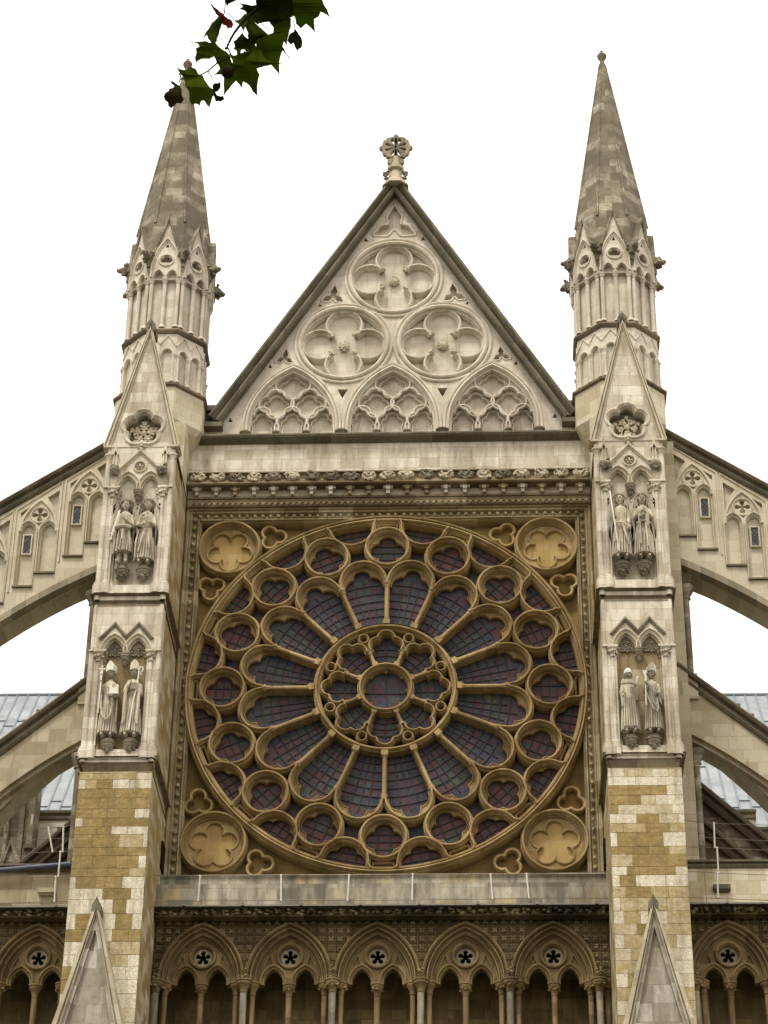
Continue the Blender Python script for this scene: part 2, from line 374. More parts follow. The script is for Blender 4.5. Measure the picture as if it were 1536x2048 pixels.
def roll(w, back, bulge=.05, step=.03):
    """symmetrical roll moulding of half width w"""
    return [(-w, back), (-w, step+.02), (-w*.82, step), (-w*.55, step), (-w*.5, -bulge*.3), (-w*.3, -bulge*.85), (0, -bulge), (w*.3, -bulge*.85), (w*.5, -bulge*.3), (w*.55, step), (w*.82, step), (w, step+.02), (w, back)]
# ================================================================== the transept front
church = thing('church_transept', (0, 0, GROUND), 'gabled stone transept front with a great wheel window between two buttresses', 'church')
G = .07                                            # middle of the gable
# ---- gable wall
ap = (G, 15.93); wl = 4.62
gab = [(G-4.98, 7.50), (G-4.98, 8.05), (G-wl, 8.05), ap, (G+wl, 8.05), (G+4.98, 8.05), (G+4.98, 7.50)]
BC = [(G, 12.92, 1.37), (G-1.345, 10.70, 1.345), (G+1.345, 10.70, 1.345)]      # the three great circles
AX = [G-2.68, G, G+2.68]
holes = [circ(x, z, r-.22, 72) for x, z, r in BC]
arch_in = [lancet(x, 7.60, 7.97, 1.10, 1.78, 16) for x in AX]
holes += arch_in
def trefoil_pointed(cx, cz, k, tilt=0):
    P = star((cx, cz-.06*k), [(cx, cz+.28*k, .22*k), (cx-.32*k, cz-.24*k, .21*k), (cx+.32*k, cz-.24*k, .21*k)], [[(cx-.19*k, cz+.38*k), (cx, cz+.78*k), (cx+.19*k, cz+.38*k)], [(cx-.17*k, cz+.3*k), (cx+.17*k, cz+.3*k), (cx+.2*k, cz-.2*k), (cx-.2*k, cz-.2*k)]]+[[(cx+q*.2*k, cz-.02*k), (cx+q*.45*k, cz-.10*k), (cx+q*.68*k, cz-.42*k), (cx+q*.3*k, cz-.445*k)] for q in (-1, 1)], 72)
    return rot2(P, tilt, (cx, cz))
tre = [trefoil_pointed(G, 14.82, .88), trefoil_pointed(G-1.66, 12.33, .46, .1), trefoil_pointed(G+1.66, 12.33, .46, -.1), trefoil_pointed(G-2.93, 10.24, .36, .1), trefoil_pointed(G+2.93, 10.24, .36, -.1)]
tri = []
for sx in (-1, 1):
    tri.append([(G+sx*1.34-.14, 9.17), (G+sx*1.34+.14, 9.17), (G+sx*1.34, 8.88)])
    for cx, cz, k in ((.80, 14.30, .07), (2.02, 12.02, .05), (3.32, 9.97, .06), (4.32, 8.22, .07), (2.0, 12.75, .04)):
        tri.append([(G+sx*cx-k, cz-k), (G+sx*cx+k, cz-k), (G+sx*(cx+.01), cz+k*1.2)])
mb = MB(); mb.plate(gab, holes+tre+tri, .20, .60); obj('gable_wall', mb, 'gable', church)
mb = MB(); mb.plate([(G-4.9, 7.4), (G, 15.8), (G+4.9, 7.4)], [], .62, .9, back=True); obj('gable_back_panel', mb, 'gable', church)
for (bx_, bz_, bk) in ((G, 14.8, .75), (G-1.66, 12.33, .42), (G+1.66, 12.33, .42), (G-2.93, 10.24, .3), (G+2.93, 10.24, .3)):
    mb = MB(); mb.plate(circ(bx_, bz_, bk, 20), [], .36, .5); obj('trefoil_ground', mb, 'gable', church)
# mouldings of the circles
for i, (x, z, r) in enumerate(BC):
    mb = MB(); mb.sweep(circ(x, z, r-.12, 72), [(-.13, .205), (-.12, .17), (-.085, .15), (-.05, .16), (-.02, .19), (.01, .12), (.05, .10), (.09, .13), (.11, .22), (.14, .24), (.17, .30), (.2, .33), (.2, .62)][::1] if False else
                       [(.13, .205), (.125, .16), (.09, .14), (.05, .16), (.03, .19), (.0, .12), (-.04, .10), (-.085, .13), (-.10, .22), (-.14, .24), (-.145, .30), (-.17, .33), (-.17, .50)])
    ring = obj('circle_moulding', mb, 'gable', church)
    d, lr = .66*(r/1.37), .49*(r/1.37)
    lob = [(x+d*math.sin(k*pi/2), z+d*math.cos(k*pi/2), lr) for k in range(4)]
    gd = MB(); gd.plate(circ(x, z, r-.1, 40), [], .43, .55); obj('circle_ground', gd, 'gable', church)
    mb = MB()
    for k in range(4):
        a = k*pi/2
        pts = arc(lob[k][0], lob[k][1], lr, a-2.36, a+2.36, 38)
        mb.sweep(pts, [(.065, .45), (.065, .33), (.045, .27), (.02, .215), (-.01, .21), (-.03, .25), (-.035, .31), (-.06, .33), (-.075, .38), (-.08, .45)], closed=False)
    obj('quatrefoil_moulding', mb, 'gable', church)
    rr = random.Random(i+3)
    for k in range(4):
        a = pi/4+k*pi/2; q = .44*(r/1.37); mb = MB(); c = (x+q*math.sin(a), .24, z+q*math.cos(a))
        for j in range(7): mb.blob((c[0]+rr.uniform(-.06, .06), c[1]+rr.uniform(-.05, .03), c[2]+rr.uniform(-.06, .06)), .052, rr.random()*9, .5, 1)
        mb.blob((c[0], c[1]-.02, c[2]), .075, k, .3, 1)
        obj('leaf_knob', mb, 'carved', church)
    mb = MB(); mb.blob((x, .38, z), (.15, .12, .15), i, .2, 2)
    for j in range(22):
        a = j*2.4; q = .155*math.sqrt((j+.5)/22); mb.blob((x+q*math.sin(a), .27+q*.4, z+q*math.cos(a)), .032, j+i*9, .5, 1)
    obj('boss', mb, 'carved', church)
    # sunk triangles between the lobes and the circle
# traceried arches
def foil4(cx, cz, k, seg=72): return foil(cx, cz, 4, .255*k, .265*k, 0, seg)
def cusped(cx, z0, zs, k):
    return star((cx, zs), [(cx, zs+.24*k, .21*k), (cx-.17*k, zs-.02, .22*k), (cx+.17*k, zs-.02, .22*k)], [[(cx-.36*k, z0), (cx-.34*k, zs-.04), (cx+.34*k, zs-.04), (cx+.36*k, z0)]], 84)
for x in AX:
    F = [(x, 9.36), (x-.435, 8.74), (x+.435, 8.74)]; Lx = [x-.80, x, x+.80]
    out = lancet(x, 7.58, 7.97, 1.13, 1.82, 16)
    b1 = [foil4(a, b, .85) for a, b in F]+[cusped(a, 7.62, 8.19, .93) for a in Lx]
    b2 = [foil4(a, b, .63) for a, b in F]+[cusped(a, 7.63, 8.18, .70) for a in Lx]
    dk = [[(x+q-.09, 8.33), (x+q+.09, 8.33), (x+q, 8.19)] for q in (-.40, .40)]
    mb = MB(); mb.plate(out, b1+dk, .27, .39); mb.plate(out, b2, .39, .49); mb.plate([(x-1.1, 7.5), (x-1.1, 9.0), (x, 9.95), (x+1.1, 9.0), (x+1.1, 7.5)], [], .49, .6)
    for p in b1: mb.sweep(p, [(-.005, .33), (.0, .245), (.02, .215), (.045, .22), (.06, .275)])
    for p in b2: mb.sweep(p, [(-.003, .44), (.0, .36), (.02, .345), (.04, .395)])
    tr = obj('blind_tracery', mb, 'gable', church)
    mb = MB()
    P = pointed(x, 7.97, 1.22, 1.93, 16); P = [(x-1.22, 7.64)]+P+[(x+1.22, 7.64)]
    mb.sweep(P, [(.115, .205), (.115, .15), (.09, .12), (.05, .13), (.03, .17), (0, .11), (-.04, .09), (-.07, .13), (-.08, .22), (-.105, .26), (-.11, .37)], closed=False)
    obj('arch_moulding', mb, 'gable', church)
for x, k in [(AX[0]-1.22, 1.2), (AX[0]+1.34, 1.4), (AX[1]+1.34, 1.4), (AX[2]+1.22, 1.2)]+[(a+b, .8) for a in AX for b in (-.40, .40)]:
    mb = MB(); mb.lathe([(.10*k, .0), (.07*k, .03), (.075*k, .06), (.10*k, .10), (.125*k, .115), (.13*k, .15), (.12*k, .16)], (x, .13, 7.60), 14); obj('capital', mb, 'carved_dark', church)
# small sunk hood lines round the trefoils
for p, k in zip(tre, (1, .7, .7, .5, .5)):
    mb = MB(); mb.sweep(p, [(-.004, .22), (0, .18), (.03*k+.01, .17), (.06*k+.01, .19), (.065*k+.01, .204)])
    obj('trefoil_moulding', mb, 'gable', church)
# ---- coping and gutters
mb = MB(); cp = [(G-wl-.02, 8.02), ap, (G+wl+.02, 8.02)]
cprof = [(-.05, .22), (-.08, .04), (-.06, -.08), (.0, -.12), (.05, -.10), (.07, -.02), (.12, -.01), (.15, -.10), (.21, -.16), (.28, -.12), (.34, .0), (.36, .25), (.36, 1.0)]
mb.sweep(cp, cprof, closed=False, caps=True); obj('gable_coping', mb, 'dark', church)
for s in (-1, 1):
    mb = MB(); x0, x1 = sorted((G+s*4.50, G+s*5.02))
    mb.box(x0, x1, -.02, .9, 8.40, 8.56); mb.box(x0, x1, .12, .9, 7.98, 8.40); mb.box(x0, x1, -.08, .9, 7.84, 7.98)
    obj('gutter_ledge', mb, 'dark', church)
# ---- cross
mb = MB(); cx, cz, cy = G+.02, 17.50, .05
mb.lathe([(.40, -.02), (.33, .12), (.22, .3), (.18, .52), (.16, .6)], (cx, cy, 16.02), 8, a0=pi/8)
mb.lathe([(.16, 0), (.25, .06), (.25, .17), (.17, .24), (.13, .26)], (cx, cy, 16.58), 8, a0=pi/8)
mb.lathe([(.12, 0), (.10, .2), (.09, .35)], (cx, cy, 16.80), 8)
obj('cross_pedestal', mb, 'flank', church)
mb = MB()
q0, q1 = cy-.06, cy+.06
for r_, w_ in ((.315, .05),):
    mb.sweep(foil(cx, cz, 8, .27, .10, pi/8, 96), [(-w_, q1), (-w_, q0+.01), (-w_*.5, q0-.01), (w_*.5, q0-.01), (w_, q0+.01), (w_, q1), (-w_, q1)])
for k in range(12):
    a_ = k*pi/6+(0 if k % 3 == 0 else (.10 if k % 3 == 1 else -.10)); d_ = .40 if k % 3 == 0 else .365
    mb.lathe([(.03, -.075), (.075, -.06), (.088, 0), (.075, .06), (.03, .075)], (cx+d_*math.sin(a_), cy, cz+d_*math.cos(a_)), 12, axis=(0, 1, 0))
for a_, b_ in ((.36, .03),):
    mb.box(cx-a_, cx+a_, cy-.065, cy+.065, cz-b_, cz+b_); mb.box(cx-b_, cx+b_, cy-.07, cy+.07, cz-a_, cz+a_)
mb.plate(star((cx, cz-.52), [(cx-.16, cz-.52, .085), (cx+.16, cz-.52, .085)], [[(cx-.1, cz-.66), (cx-.12, cz-.40), (cx+.12, cz-.40), (cx+.1, cz-.66)]], 48), [], cy-.06, cy+.06, back=True)
obj('gable_cross', mb, 'ring', church)
mb = MB(); mb.tube([(cx, cy, cz+.45), (cx, cy, cz+.63)], .008, 5); obj('lightning_rod', mb, 'iron', church)
for s in (-1, 1):
    mb = MB(); rr = random.Random(5)
    for j in range(10): mb.blob((cx+s*(.2+rr.uniform(0, .13)), cy-.18+rr.uniform(-.1, .1), 16.34+rr.uniform(-.09, .16)), .05, j, .6, 1)
    obj('crocket', mb, 'carved_dark', church)
# ---- string, parapet wall
mb = MB(); mb.sweep([(5.02, 7.42), (-5.02, 7.42)], [(.13, .2), (.125, -.05), (.07, -.12), (.05, -.20), (.0, -.235), (-.05, -.23), (-.075, -.19), (-.06, -.13), (-.10, -.09), (-.115, .05)], closed=False, caps=True)
for s in (-1, 1): mb.lathe([(.0, 0), (.10, .0), (.12, .1)], (s*5.02, -.1, 7.40), 8, axis=(s, 0, 0))
obj('gable_string_course', mb, 'dark', church)
mb = MB(); mb.box(-5.32, 5.32, .02, .8, 6.30, 7.40); obj('parapet_wall', mb, 'pale', church)
# ---- cornice
mb = MB()
mb.sweep([(5.22, 6.10), (-5.22, 6.10)], [(.30, .1), (.28, -.30), (.245, -.33), (.22, -.30), (.20, -.27), (.12, -.23), (.0, -.12), (-.09, -.11), (-.13, -.13), (-.15, -.21), (-.19, -.20), (-.20, -.08), (-.22, .0), (-.22, .2)], closed=False, caps=True)
ct = MB(); ct.box(-5.22, 5.22, -.036, .2, 5.602, 5.885); mb.box(-5.22, 5.22, -.08, .2, 5.54, 5.60); mb.box(-5.22, 5.22, -.045, .2, 5.41, 5.54)
mb.sweep([(5.22, 5.33), (-5.22, 5.33)], [(.08, .2), (.075, -.12), (.05, -.14), (.035, -.09), (-.05, -.075), (-.06, -.10), (-.085, -.10), (-.09, -.04), (-.12, .0), (-.12, .2)], closed=False)
for i in range(66):
    x = -5.12+i*.1575
    mb.add([(x-.065, -.135, 5.375), (x+.065, -.135, 5.375), (x, -.175, 5.26), (x, -.06, 5.375)], [(0, 1, 2), (0, 2, 3), (1, 3, 2)])
cor = obj('cornice', mb, 'cornice', church); obj('corbel_table', ct, 'flank', cor, smooth=False)
rr = random.Random(11)
n = 21
for i in range(n):
    x = -5.0+i*.4975+.03
    mb = MB()
    for j in range(11):
        t = j/10*4.4; q = .06+.085*(1-j/10)
        mb.blob((x+q*1.35*math.sin(t+i), -.24-.03*math.cos(t*2), 6.10+q*math.cos(t+i)*.9), (.062, .065, .055), rr.random()*20, .4, 1)
    mb.blob((x, -.20, 6.10), (.15, .08, .10), i+3, .4, 2)
    for q_ in (-1, 1): mb.tube([(x+q_*.03, -.30, 6.06), (x+q_*.10, -.29, 6.17), (x+q_*.17, -.26, 6.12), (x+q_*.15, -.26, 6.04)], [.02, .03, .026, .02], 6)
    mb.blob((x-.10, -.19, 6.09), (.085, .09, .14), i, .5, 1); mb.blob((x+.12, -.20, 6.10), (.075, .09, .13), i+40, .5, 1)
    b = obj('leaf_carving', mb, 'carved' if rr.random() < .72 else 'carved_dark', cor)
    xc = -4.97+i*.4975
    if i < 21:
        mb = MB(); mb.box(xc-.125, xc-.05, -.19, -.02, 5.76, 5.885); mb.box(xc+.05, xc+.125, -.19, -.02, 5.76, 5.885); mb.box(xc-.055, xc+.055, -.22, -.02, 5.70, 5.887); mb.box(xc-.045, xc+.045, -.17, -.02, 5.60, 5.70)
        obj('corbel', mb, 'pale' if rr.random() < .6 else 'frame', cor)
# ---- square frame of the window
mb = MB()
fr = [(-5.0, -5.22), (-5.0, 5.05), (5.0, 5.05), (5.0, -5.22)]
mb.sweep(fr, [(.23, .3), (.23, -.02), (.20, -.05), (.17, -.05), (.155, .02), (.13, .03), (.11, .0), (.085, -.01), (.07, .06), (.055, .11), (-.055, .11), (-.07, .05), (-.09, .01), (-.115, .02), (-.13, .08), (-.15, .06), (-.17, .09), (-.175, .45)], closed=False)
for (x0, z0, x1, z1, nn) in ((-5.0, -5.1, -5.0, 4.95, 42), (5.0, -5.1, 5.0, 4.95, 42), (-4.86, 5.05, 4.86, 5.05, 49)):
    for i in range(nn):
        t = i/(nn-1); x = x0+(x1-x0)*t; z = z0+(z1-z0)*t
        mb.blob((x, .035, z), (.056, .06, .065), i*1.7, .35, 1); mb.blob((x+.02, .02, z+.02), .022, i, .5, 1); mb.blob((x-.02, .02, z-.015), .022, i, .5, 1)
obj('window_frame', mb, 'frame', church)
# wall strips between frame and buttresses
for s in (-1, 1):
    mb = MB(); x0, x1 = sorted((s*5.22, s*5.75)); mb.box(x0, x1, .06, .6, -5.3, 6.3)
    obj('side_wall_strip', mb, 'amber', church)
# ---- spandrels
R = math.radians
M['ochre'] = stone('ochre_field', [(0, (.34, .235, .085)), (1, (.42, .30, .12))], course=.9, length=.5, joint=.004, gr=(.5, .72), gamt=.5, grime=(.15, .09, .035), jdark=.3)
sp = MB()
sq = [(-4.9, -5.24), (-4.9, 4.95), (4.9, 4.95), (4.9, -5.24)]
sp.plate(sq, [circ(0, 0, 4.75, 128)], .42, .46)
obj('spandrel_wall', sp, 'spandrel', church)
for sx in (-1, 1):
    for sz in (-1, 1):
        cx, cz = sx*4.08, (4.15 if sz > 0 else -4.12)
        mb = MB(); mb.sweep(circ(cx, cz, .77, 56), roll(.065, .42, .05, .06), y=.08)
        mb.sweep(circ(cx, cz, .69, 56), [(.02, .26), (.015, .22), (-.01, .21), (-.025, .24), (-.03, .32)])
        pet5 = foil(cx, cz, 5, .36, .212, (pi/5 if sz > 0 else 0), 110)
        mb.plate(circ(cx, cz, .66, 56), [pet5], .285, .36); mb.sweep(pet5, [(-.004, .33), (-.001, .26), (.02, .245), (.045, .25), (.055, .288)])
        mb.cur = 1; mb.plate(circ(cx, cz, .67, 40), [], .34, .4); mb.cur = 0
        obj('corner_roundel', mb, ['tracery', 'ochre'], church)
        for (tx, tz, a) in ((2.98, 4.52 if sz > 0 else 4.62, .35), (4.50, 3.02, 1.15)):
            x, z = sx*tx, sz*tz; ang = math.atan2(x, z)+pi
            P = foil(x, z, 3, .165, .155, ang+pi, 60)
            mb = MB(); mb.sweep(P, [(-.012, .42), (-.012, .22), (0, .19), (.05, .18), (.062, .21), (.075, .24), (.075, .42)]); obj('trefoil_panel', mb, 'tracery', church)
# ================================================================== below the window: sill wall, frieze, gallery arcade
def lower_wall(par, x0, x1, top=-5.06, full=True):
    mb = MB()
    if full:
        mb.box(x0, x1, -.30, .7, -5.62, -5.24); mb.sweep([(x1, -5.225), (x0, -5.225)], [(.06, .3), (.055, -.05), (.03, -.30), (-.03, -.36), (-.07, -.33), (-.09, -.28)], closed=False, caps=True)
    mb.box(x0, x1, -.80, .7, -6.20, -5.60 if full else top)
    obj('parapet_wall', mb, 'sill', par)
    mb = MB(); mb.box(x0, x1, -1.0, -.75, -6.235, -6.20)
    n = max(2, int((x1-x0)/1.25))
    for i in range(n):
        x = x0+(i+.65)*(x1-x0)/n; mb.cbox(x, -1.0, -6.20, .06, .08, .07)
    obj('lead_gutter', mb, 'wire', par)
    mb = MB(); mb.sweep([(x1, -6.36), (x0, -6.36)], [(.12, -.7), (.11, -.95), (.09, -.97), (.10, -.90), (.0, -.80), (-.09, -.78), (-.10, -.82), (-.13, -.82), (-.15, -.6)], closed=False, caps=True)
    rr = random.Random(int(x0*10))
    n = int((x1-x0)/.245)
    for i in range(n):
        x = x0+(i+.5)*(x1-x0)/n
        for j in range(5): mb.blob((x+rr.uniform(-.07, .07), -.86+rr.uniform(-.05, .03), -6.34+rr.uniform(-.07, .06)), (.06, .065, .055), rr.random()*30, .6, 1)
    obj('foliage_frieze', mb, 'frieze', par)
def bay_outline(c, w, h): return pointed(c, -7.88, w, h, 16)
def arcade(par, cents, x0, x1, capkinds=None):
    # diapered spandrel wall: square flowers cut in low relief
    mb = MB(); O_ = [(x0, -7.95), (x0, -6.38), (x1, -6.38), (x1, -7.95)]
    for c in sorted(cents, reverse=True):
        for x, z in [(c+.985, -7.95)]+bay_outline(c, .985, 1.36)[::-1]+[(c-.985, -7.95)]:
            x = min(max(x, x0+.004), x1-.004)
            if abs(x-O_[-1][0])+abs(z-O_[-1][1]) > 1e-3: O_.append((x, z))
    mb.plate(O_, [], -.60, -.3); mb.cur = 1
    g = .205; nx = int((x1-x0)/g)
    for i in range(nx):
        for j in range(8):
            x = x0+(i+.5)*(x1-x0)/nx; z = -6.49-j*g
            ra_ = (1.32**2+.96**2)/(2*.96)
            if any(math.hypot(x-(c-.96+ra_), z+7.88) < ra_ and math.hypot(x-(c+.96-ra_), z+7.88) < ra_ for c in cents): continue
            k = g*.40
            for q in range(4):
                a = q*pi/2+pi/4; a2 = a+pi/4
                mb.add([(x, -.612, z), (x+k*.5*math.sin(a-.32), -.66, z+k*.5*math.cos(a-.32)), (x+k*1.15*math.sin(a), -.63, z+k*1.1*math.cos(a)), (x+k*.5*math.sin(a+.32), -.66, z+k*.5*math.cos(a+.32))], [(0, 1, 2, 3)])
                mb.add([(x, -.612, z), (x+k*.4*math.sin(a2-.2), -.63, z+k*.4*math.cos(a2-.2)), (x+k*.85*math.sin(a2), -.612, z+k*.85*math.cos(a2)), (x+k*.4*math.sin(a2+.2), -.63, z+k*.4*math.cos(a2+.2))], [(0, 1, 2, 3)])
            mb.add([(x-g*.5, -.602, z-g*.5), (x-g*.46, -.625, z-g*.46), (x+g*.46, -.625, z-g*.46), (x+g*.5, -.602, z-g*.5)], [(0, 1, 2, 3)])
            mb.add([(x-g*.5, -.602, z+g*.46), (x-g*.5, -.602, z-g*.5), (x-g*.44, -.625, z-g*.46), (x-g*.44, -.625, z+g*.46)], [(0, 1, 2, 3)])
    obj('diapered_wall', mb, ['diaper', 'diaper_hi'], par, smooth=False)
    for c in cents:
        mb = MB()
        P = [(c-.92, -7.92)]+bay_outline(c, .92, 1.30)+[(c+.92, -7.92)]
        mb.sweep(P, [(.085, -.58), (.08, -.70), (.05, -.735), (.02, -.71), (.01, -.64), (-.01, -.60), (-.035, -.66), (-.06, -.655), (-.075, -.59), (-.08, -.53), (-.11, -.52), (-.135, -.57), (-.16, -.55), (-.17, -.48), (-.18, -.43), (-.21, -.43), (-.225, -.36)], closed=False)
        obj('arch_moulding', mb, 'arcade', par)
        mb = MB(); oc = (c, -7.235)
        out = [(c-.74, -7.93)]+bay_outline(c, .74, 1.10)+[(c+.74, -7.93)]
        for sx_ in (1, -1): out += [(c+sx_*.36+.215, -7.93)]+pointed(c+sx_*.36, -7.86, .225, .33, 10)[::-1]+[(c+sx_*.36-.215, -7.93)]
        sub = [[(c+s*.36-.215, -7.92)]+pointed(c+s*.36, -7.86, .225, .33, 10)+[(c+s*.36+.215, -7.92)] for s in (-1, 1)]
        tris = [[(c+s*.46, -7.22), (c+s*.40, -7.42), (c+s*.57, -7.47)] for s in (-1, 1)]
        mb.plate(out, [circ(c, oc[1], .225, 32)]+[t[::s] for t, s in zip(tris, (1, 1))], -.40, -.22)
        for t in tris: mb.plate([(t[0][0]*1., t[0][1]), t[1], t[2]], [], -.345, -.33)
        mb.sweep(circ(c, oc[1], .26, 32), [(.06, -.40), (.055, -.455), (.03, -.48), (.0, -.47), (-.01, -.44), (-.03, -.42), (-.045, -.36), (-.045, -.22)])
        for q in sub: mb.sweep(q, [(.10, -.40), (.095, -.45), (.07, -.475), (.045, -.46), (.04, -.42), (.01, -.43), (-.01, -.41), (-.012, -.22)], closed=False)
        tp = obj('pierced_tracery', mb, 'arcade', par)
        st = star(oc, [(c+.118*math.sin(k*2*pi/5), oc[1]+.118*math.cos(k*2*pi/5), .058) for k in range(5)], [circ(c, oc[1], .070, 10)], 120)
        mb = MB(); mb.plate(circ(c, oc[1], .235, 32), [st], -.33, -.25, back=True); obj('cinquefoil_panel', mb, 'ring', tp, smooth=False)
        mb = MB(); mb.plate(circ(c, oc[1], .23, 24), [], -.10, -.08, back=True); obj('dark_opening', mb, 'void', tp)
    capm = lambda mb, x, y, z, k, leafy, sd: (mb.lathe([(.075*k, 0), (.085*k, .02), (.075*k, .035), (.085*k, .10), (.12*k, .18), (.15*k, .21), (.155*k, .25), (.14*k, .262), (.165*k, .28), (.165*k, .31)], (x, y, z), 14),
        [mb.blob((x+.115*k*math.sin(a*pi/4), y-.115*k*math.cos(a*pi/4), z+.15+.03*(a % 2)), .045*k, a+sd, .6, 1) for a in range(8)] if leafy else None)
    for c in cents:                                   # slim shaft in the middle of each bay
        mb = MB(); mb.lathe([(.068, 0), (.068, 5.6)], (c, -.36, -13.7), 14); capm(mb, c, -.36, -8.21, .95, c % 1 > .4, c*3); obj('shaft', mb, 'arcade', par)
    edges = sorted(set([round(c-1.005, 2) for c in cents]+[round(c+1.005, 2) for c in cents]))
    ed = []
    for e in edges:
        if not ed or e-ed[-1] > .1: ed.append(e)
    for i, e in enumerate(ed):
        if e < x0-.1 or e > x1+.1: continue
        e = min(max(e, x0+.1), x1-.1)
        for dx, dy, r_, mt in ((0, -.62, .08, 'sill'), (-.19, -.44, .062, 'arcade'), (.19, -.44, .062, 'arcade')):
            if not (x0 < e+dx < x1): continue
            mb = MB(); mb.lathe([(r_, 0), (r_, 5.6)], (e+dx, dy, -13.7), 14); obj('shaft', mb, mt, par)
        mb = MB()
        for dx, dy, k in ((0, -.62, 1.15), (-.19, -.44, .95), (.19, -.44, .95)):
            if x0-.05 < e+dx < x1+.05: capm(mb, e+dx, dy, -8.2, k, i % 2 == 0 or i == len(ed)-1, i*7)
        for j in range(6): mb.blob((e+(j % 2-.5)*.07, -.72, -7.84+j*.035), .045, j+i, .6, 1)
        obj('capital', mb, 'arcade', par)
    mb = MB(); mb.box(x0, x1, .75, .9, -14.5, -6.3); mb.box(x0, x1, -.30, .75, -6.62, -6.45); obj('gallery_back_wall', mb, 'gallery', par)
    mb = MB(); mb.box(x0, x1, -.95, .9, -29.9, -13.7); obj('lower_wall', mb, 'amber', par)
lower_wall(church, -5.42, 5.42)
arcade(church, [-4.11, -2.095, -.08, 1.935, 3.95], -5.22, 5.22)
mb = MB(); mb.box(-5.3, 5.3, .9, 1.4, -29.9, 8.0); obj('wall_core', mb, 'amber', church)
# ================================================================== the rose window
mb = MB()
mb.sweep(circ(0, 0, 4.91, 160), [(-.12, .40), (-.12, .10), (-.10, .05), (-.075, .05), (-.07, -.01), (-.045, -.05), (-.015, -.04), (-.01, .0), (.01, .0), (.02, -.06), (.05, -.075), (.075, -.04), (.08, .03), (.11, .03), (.13, .08), (.13, .40)])
rose = obj('rose_window', mb, 'tracery', church, origin=(0, 0, 0), label='great round window ringed by a heavy moulding')
YP = .13
S = pi/8
quat = lambda: foil(0, 4.05, 4, .215, .235, 0, 80)
light = lambda: star((0, 2.7), [(0, 3.27, .265), (-.20, 3.04, .285), (.20, 3.04, .285)], [[(-.295, 1.80), (-.49, 2.93), (.49, 2.93), (.295, 1.80)]], 110)
def semi_out():
    P = star((0, 4.62), [(0, 4.48, .26), (-.25, 4.68, .265), (.25, 4.68, .265)], [[(-.45, 4.55), (-.47, 4.76), (.47, 4.76), (.45, 4.55)]], 80)
    return [(x, min(z, math.sqrt(max(0, 4.79**2-x*x)))) for x, z in P]
gus = lambda: [(0, 4.12), (.11, 3.93), (0, 3.73), (-.11, 3.93)]
rec = lambda: [(-.22, 4.70), (-.23, 4.79), (.23, 4.79), (.22, 4.70)]
mb = MB(); mb.sweep(circ(0, 0, 1.705, 96), [(-.085, .42), (-.085, .10), (-.06, .06), (-.03, .06), (-.02, -.01), (.0, -.055), (.03, -.06), (.055, -.03), (.06, .02), (.09, .05), (.09, .45)])
obj('hub_ring', mb, 'tracery', rose)
mb = MB(); mb.sweep(circ(0, 0, .625, 64), [(-.07, .42), (-.07, .12), (-.05, .08), (-.03, .08), (-.02, -.0), (.0, -.05), (.03, -.05), (.05, .0), (.055, .04), (.08, .06), (.08, .45)])
c8 = foil(0, 0, 8, .41, .185, pi/8, 120); mb.plate(circ(0, 0, .60, 48), [c8], .20, .30); mb.sweep(c8, [(-.003, .26), (.0, .185), (.015, .175), (.025, .205)])
obj('centre_ring', mb, 'tracery', rose)
def master(name, mb, mat, offs, angle=38):
    o = obj(name, mb, mat, rose, angle=angle, origin=(0, 0, 0)); o.rotation_euler = (0, offs[0], 0)
    for a in offs[1:]: dup(o, rose, a)
    return o
A0 = [k*S for k in range(16)]; A1 = [k*S+S/2 for k in range(16)]
mb = MB(); mb.sweep(circ(0, 4.055, .545, 52), roll(.066, .36, .07, .03), y=-.02)
mb.plate(circ(0, 4.055, .51, 48), [quat()], .20, .30); mb.sweep(quat(), [(-.003, .26), (.0, .185), (.018, .17), (.03, .205)])
master('roundel', mb, 'tracery', A0)
mb = MB(); P = [(-.575, 2.90), (-.575, 3.0)]+arc(0, 3.085, .565, -1.62, 1.62, 40)+[(.575, 3.0), (.575, 2.90)]
mb.sweep(P, roll(.062, .36, .07, .03), closed=False, y=-.02)
HS = star((0, 3.0), [(0, 3.31, .225), (-.235, 3.03, .25), (.235, 3.03, .25), (0, 3.1, .2)], [], 80, -1.72, 1.72)
mb.plate(arc(0, 3.085, .53, -1.66, 1.66, 40)+HS[::-1], [], .20, .30)
mb.sweep(star((0, 3.0), [(0, 3.31, .225), (-.235, 3.03, .25), (.235, 3.03, .25), (0, 3.1, .2)], [], 80, -1.72, 1.72), [(-.003, .26), (.0, .185), (.018, .17), (.03, .205)], closed=False)
master('arch_head', mb, 'tracery', A1)
mb = MB(); c0 = 4.76; P = [(-.70, 4.80), (-.64, 4.72)]+arc(0, c0, .60, -1.72, -2*pi+1.72, 40)[0:0]
P = [(-.66, 4.84)]+[( .575*math.sin(t), c0+.575*math.cos(t)) for t in [(-1.62-(2*pi-3.24)*k/40) for k in range(41)]]+[(.66, 4.84)]
mb.sweep(P, roll(.058, .36, .07, .03), closed=False, y=-.02)
so = [p for p in star((0, 4.72), [(0, 4.47, .26), (-.25, 4.68, .265), (.25, 4.68, .265)], [], 60, 1.45, 2*pi-1.45)]
oa = [(.545*math.sin(t), 4.76+.545*math.cos(t)) for t in [1.45+(2*pi-2.9)*k/36 for k in range(37)]]
mb.plate(oa+so[::-1], [], .20, .30); mb.sweep(so, [(.003, .26), (.0, .185), (-.018, .17), (-.03, .205)], closed=False)
master('half_roundel', mb, 'tracery', A1)
mb = MB(); q = [(-.25, 4.685), (-.26, 4.80), (.26, 4.80), (.25, 4.685)]
mb.sweep(q, [(-.04, .34), (-.035, .12), (-.02, .09), (0, .07), (.02, .09), (.025, .2)])
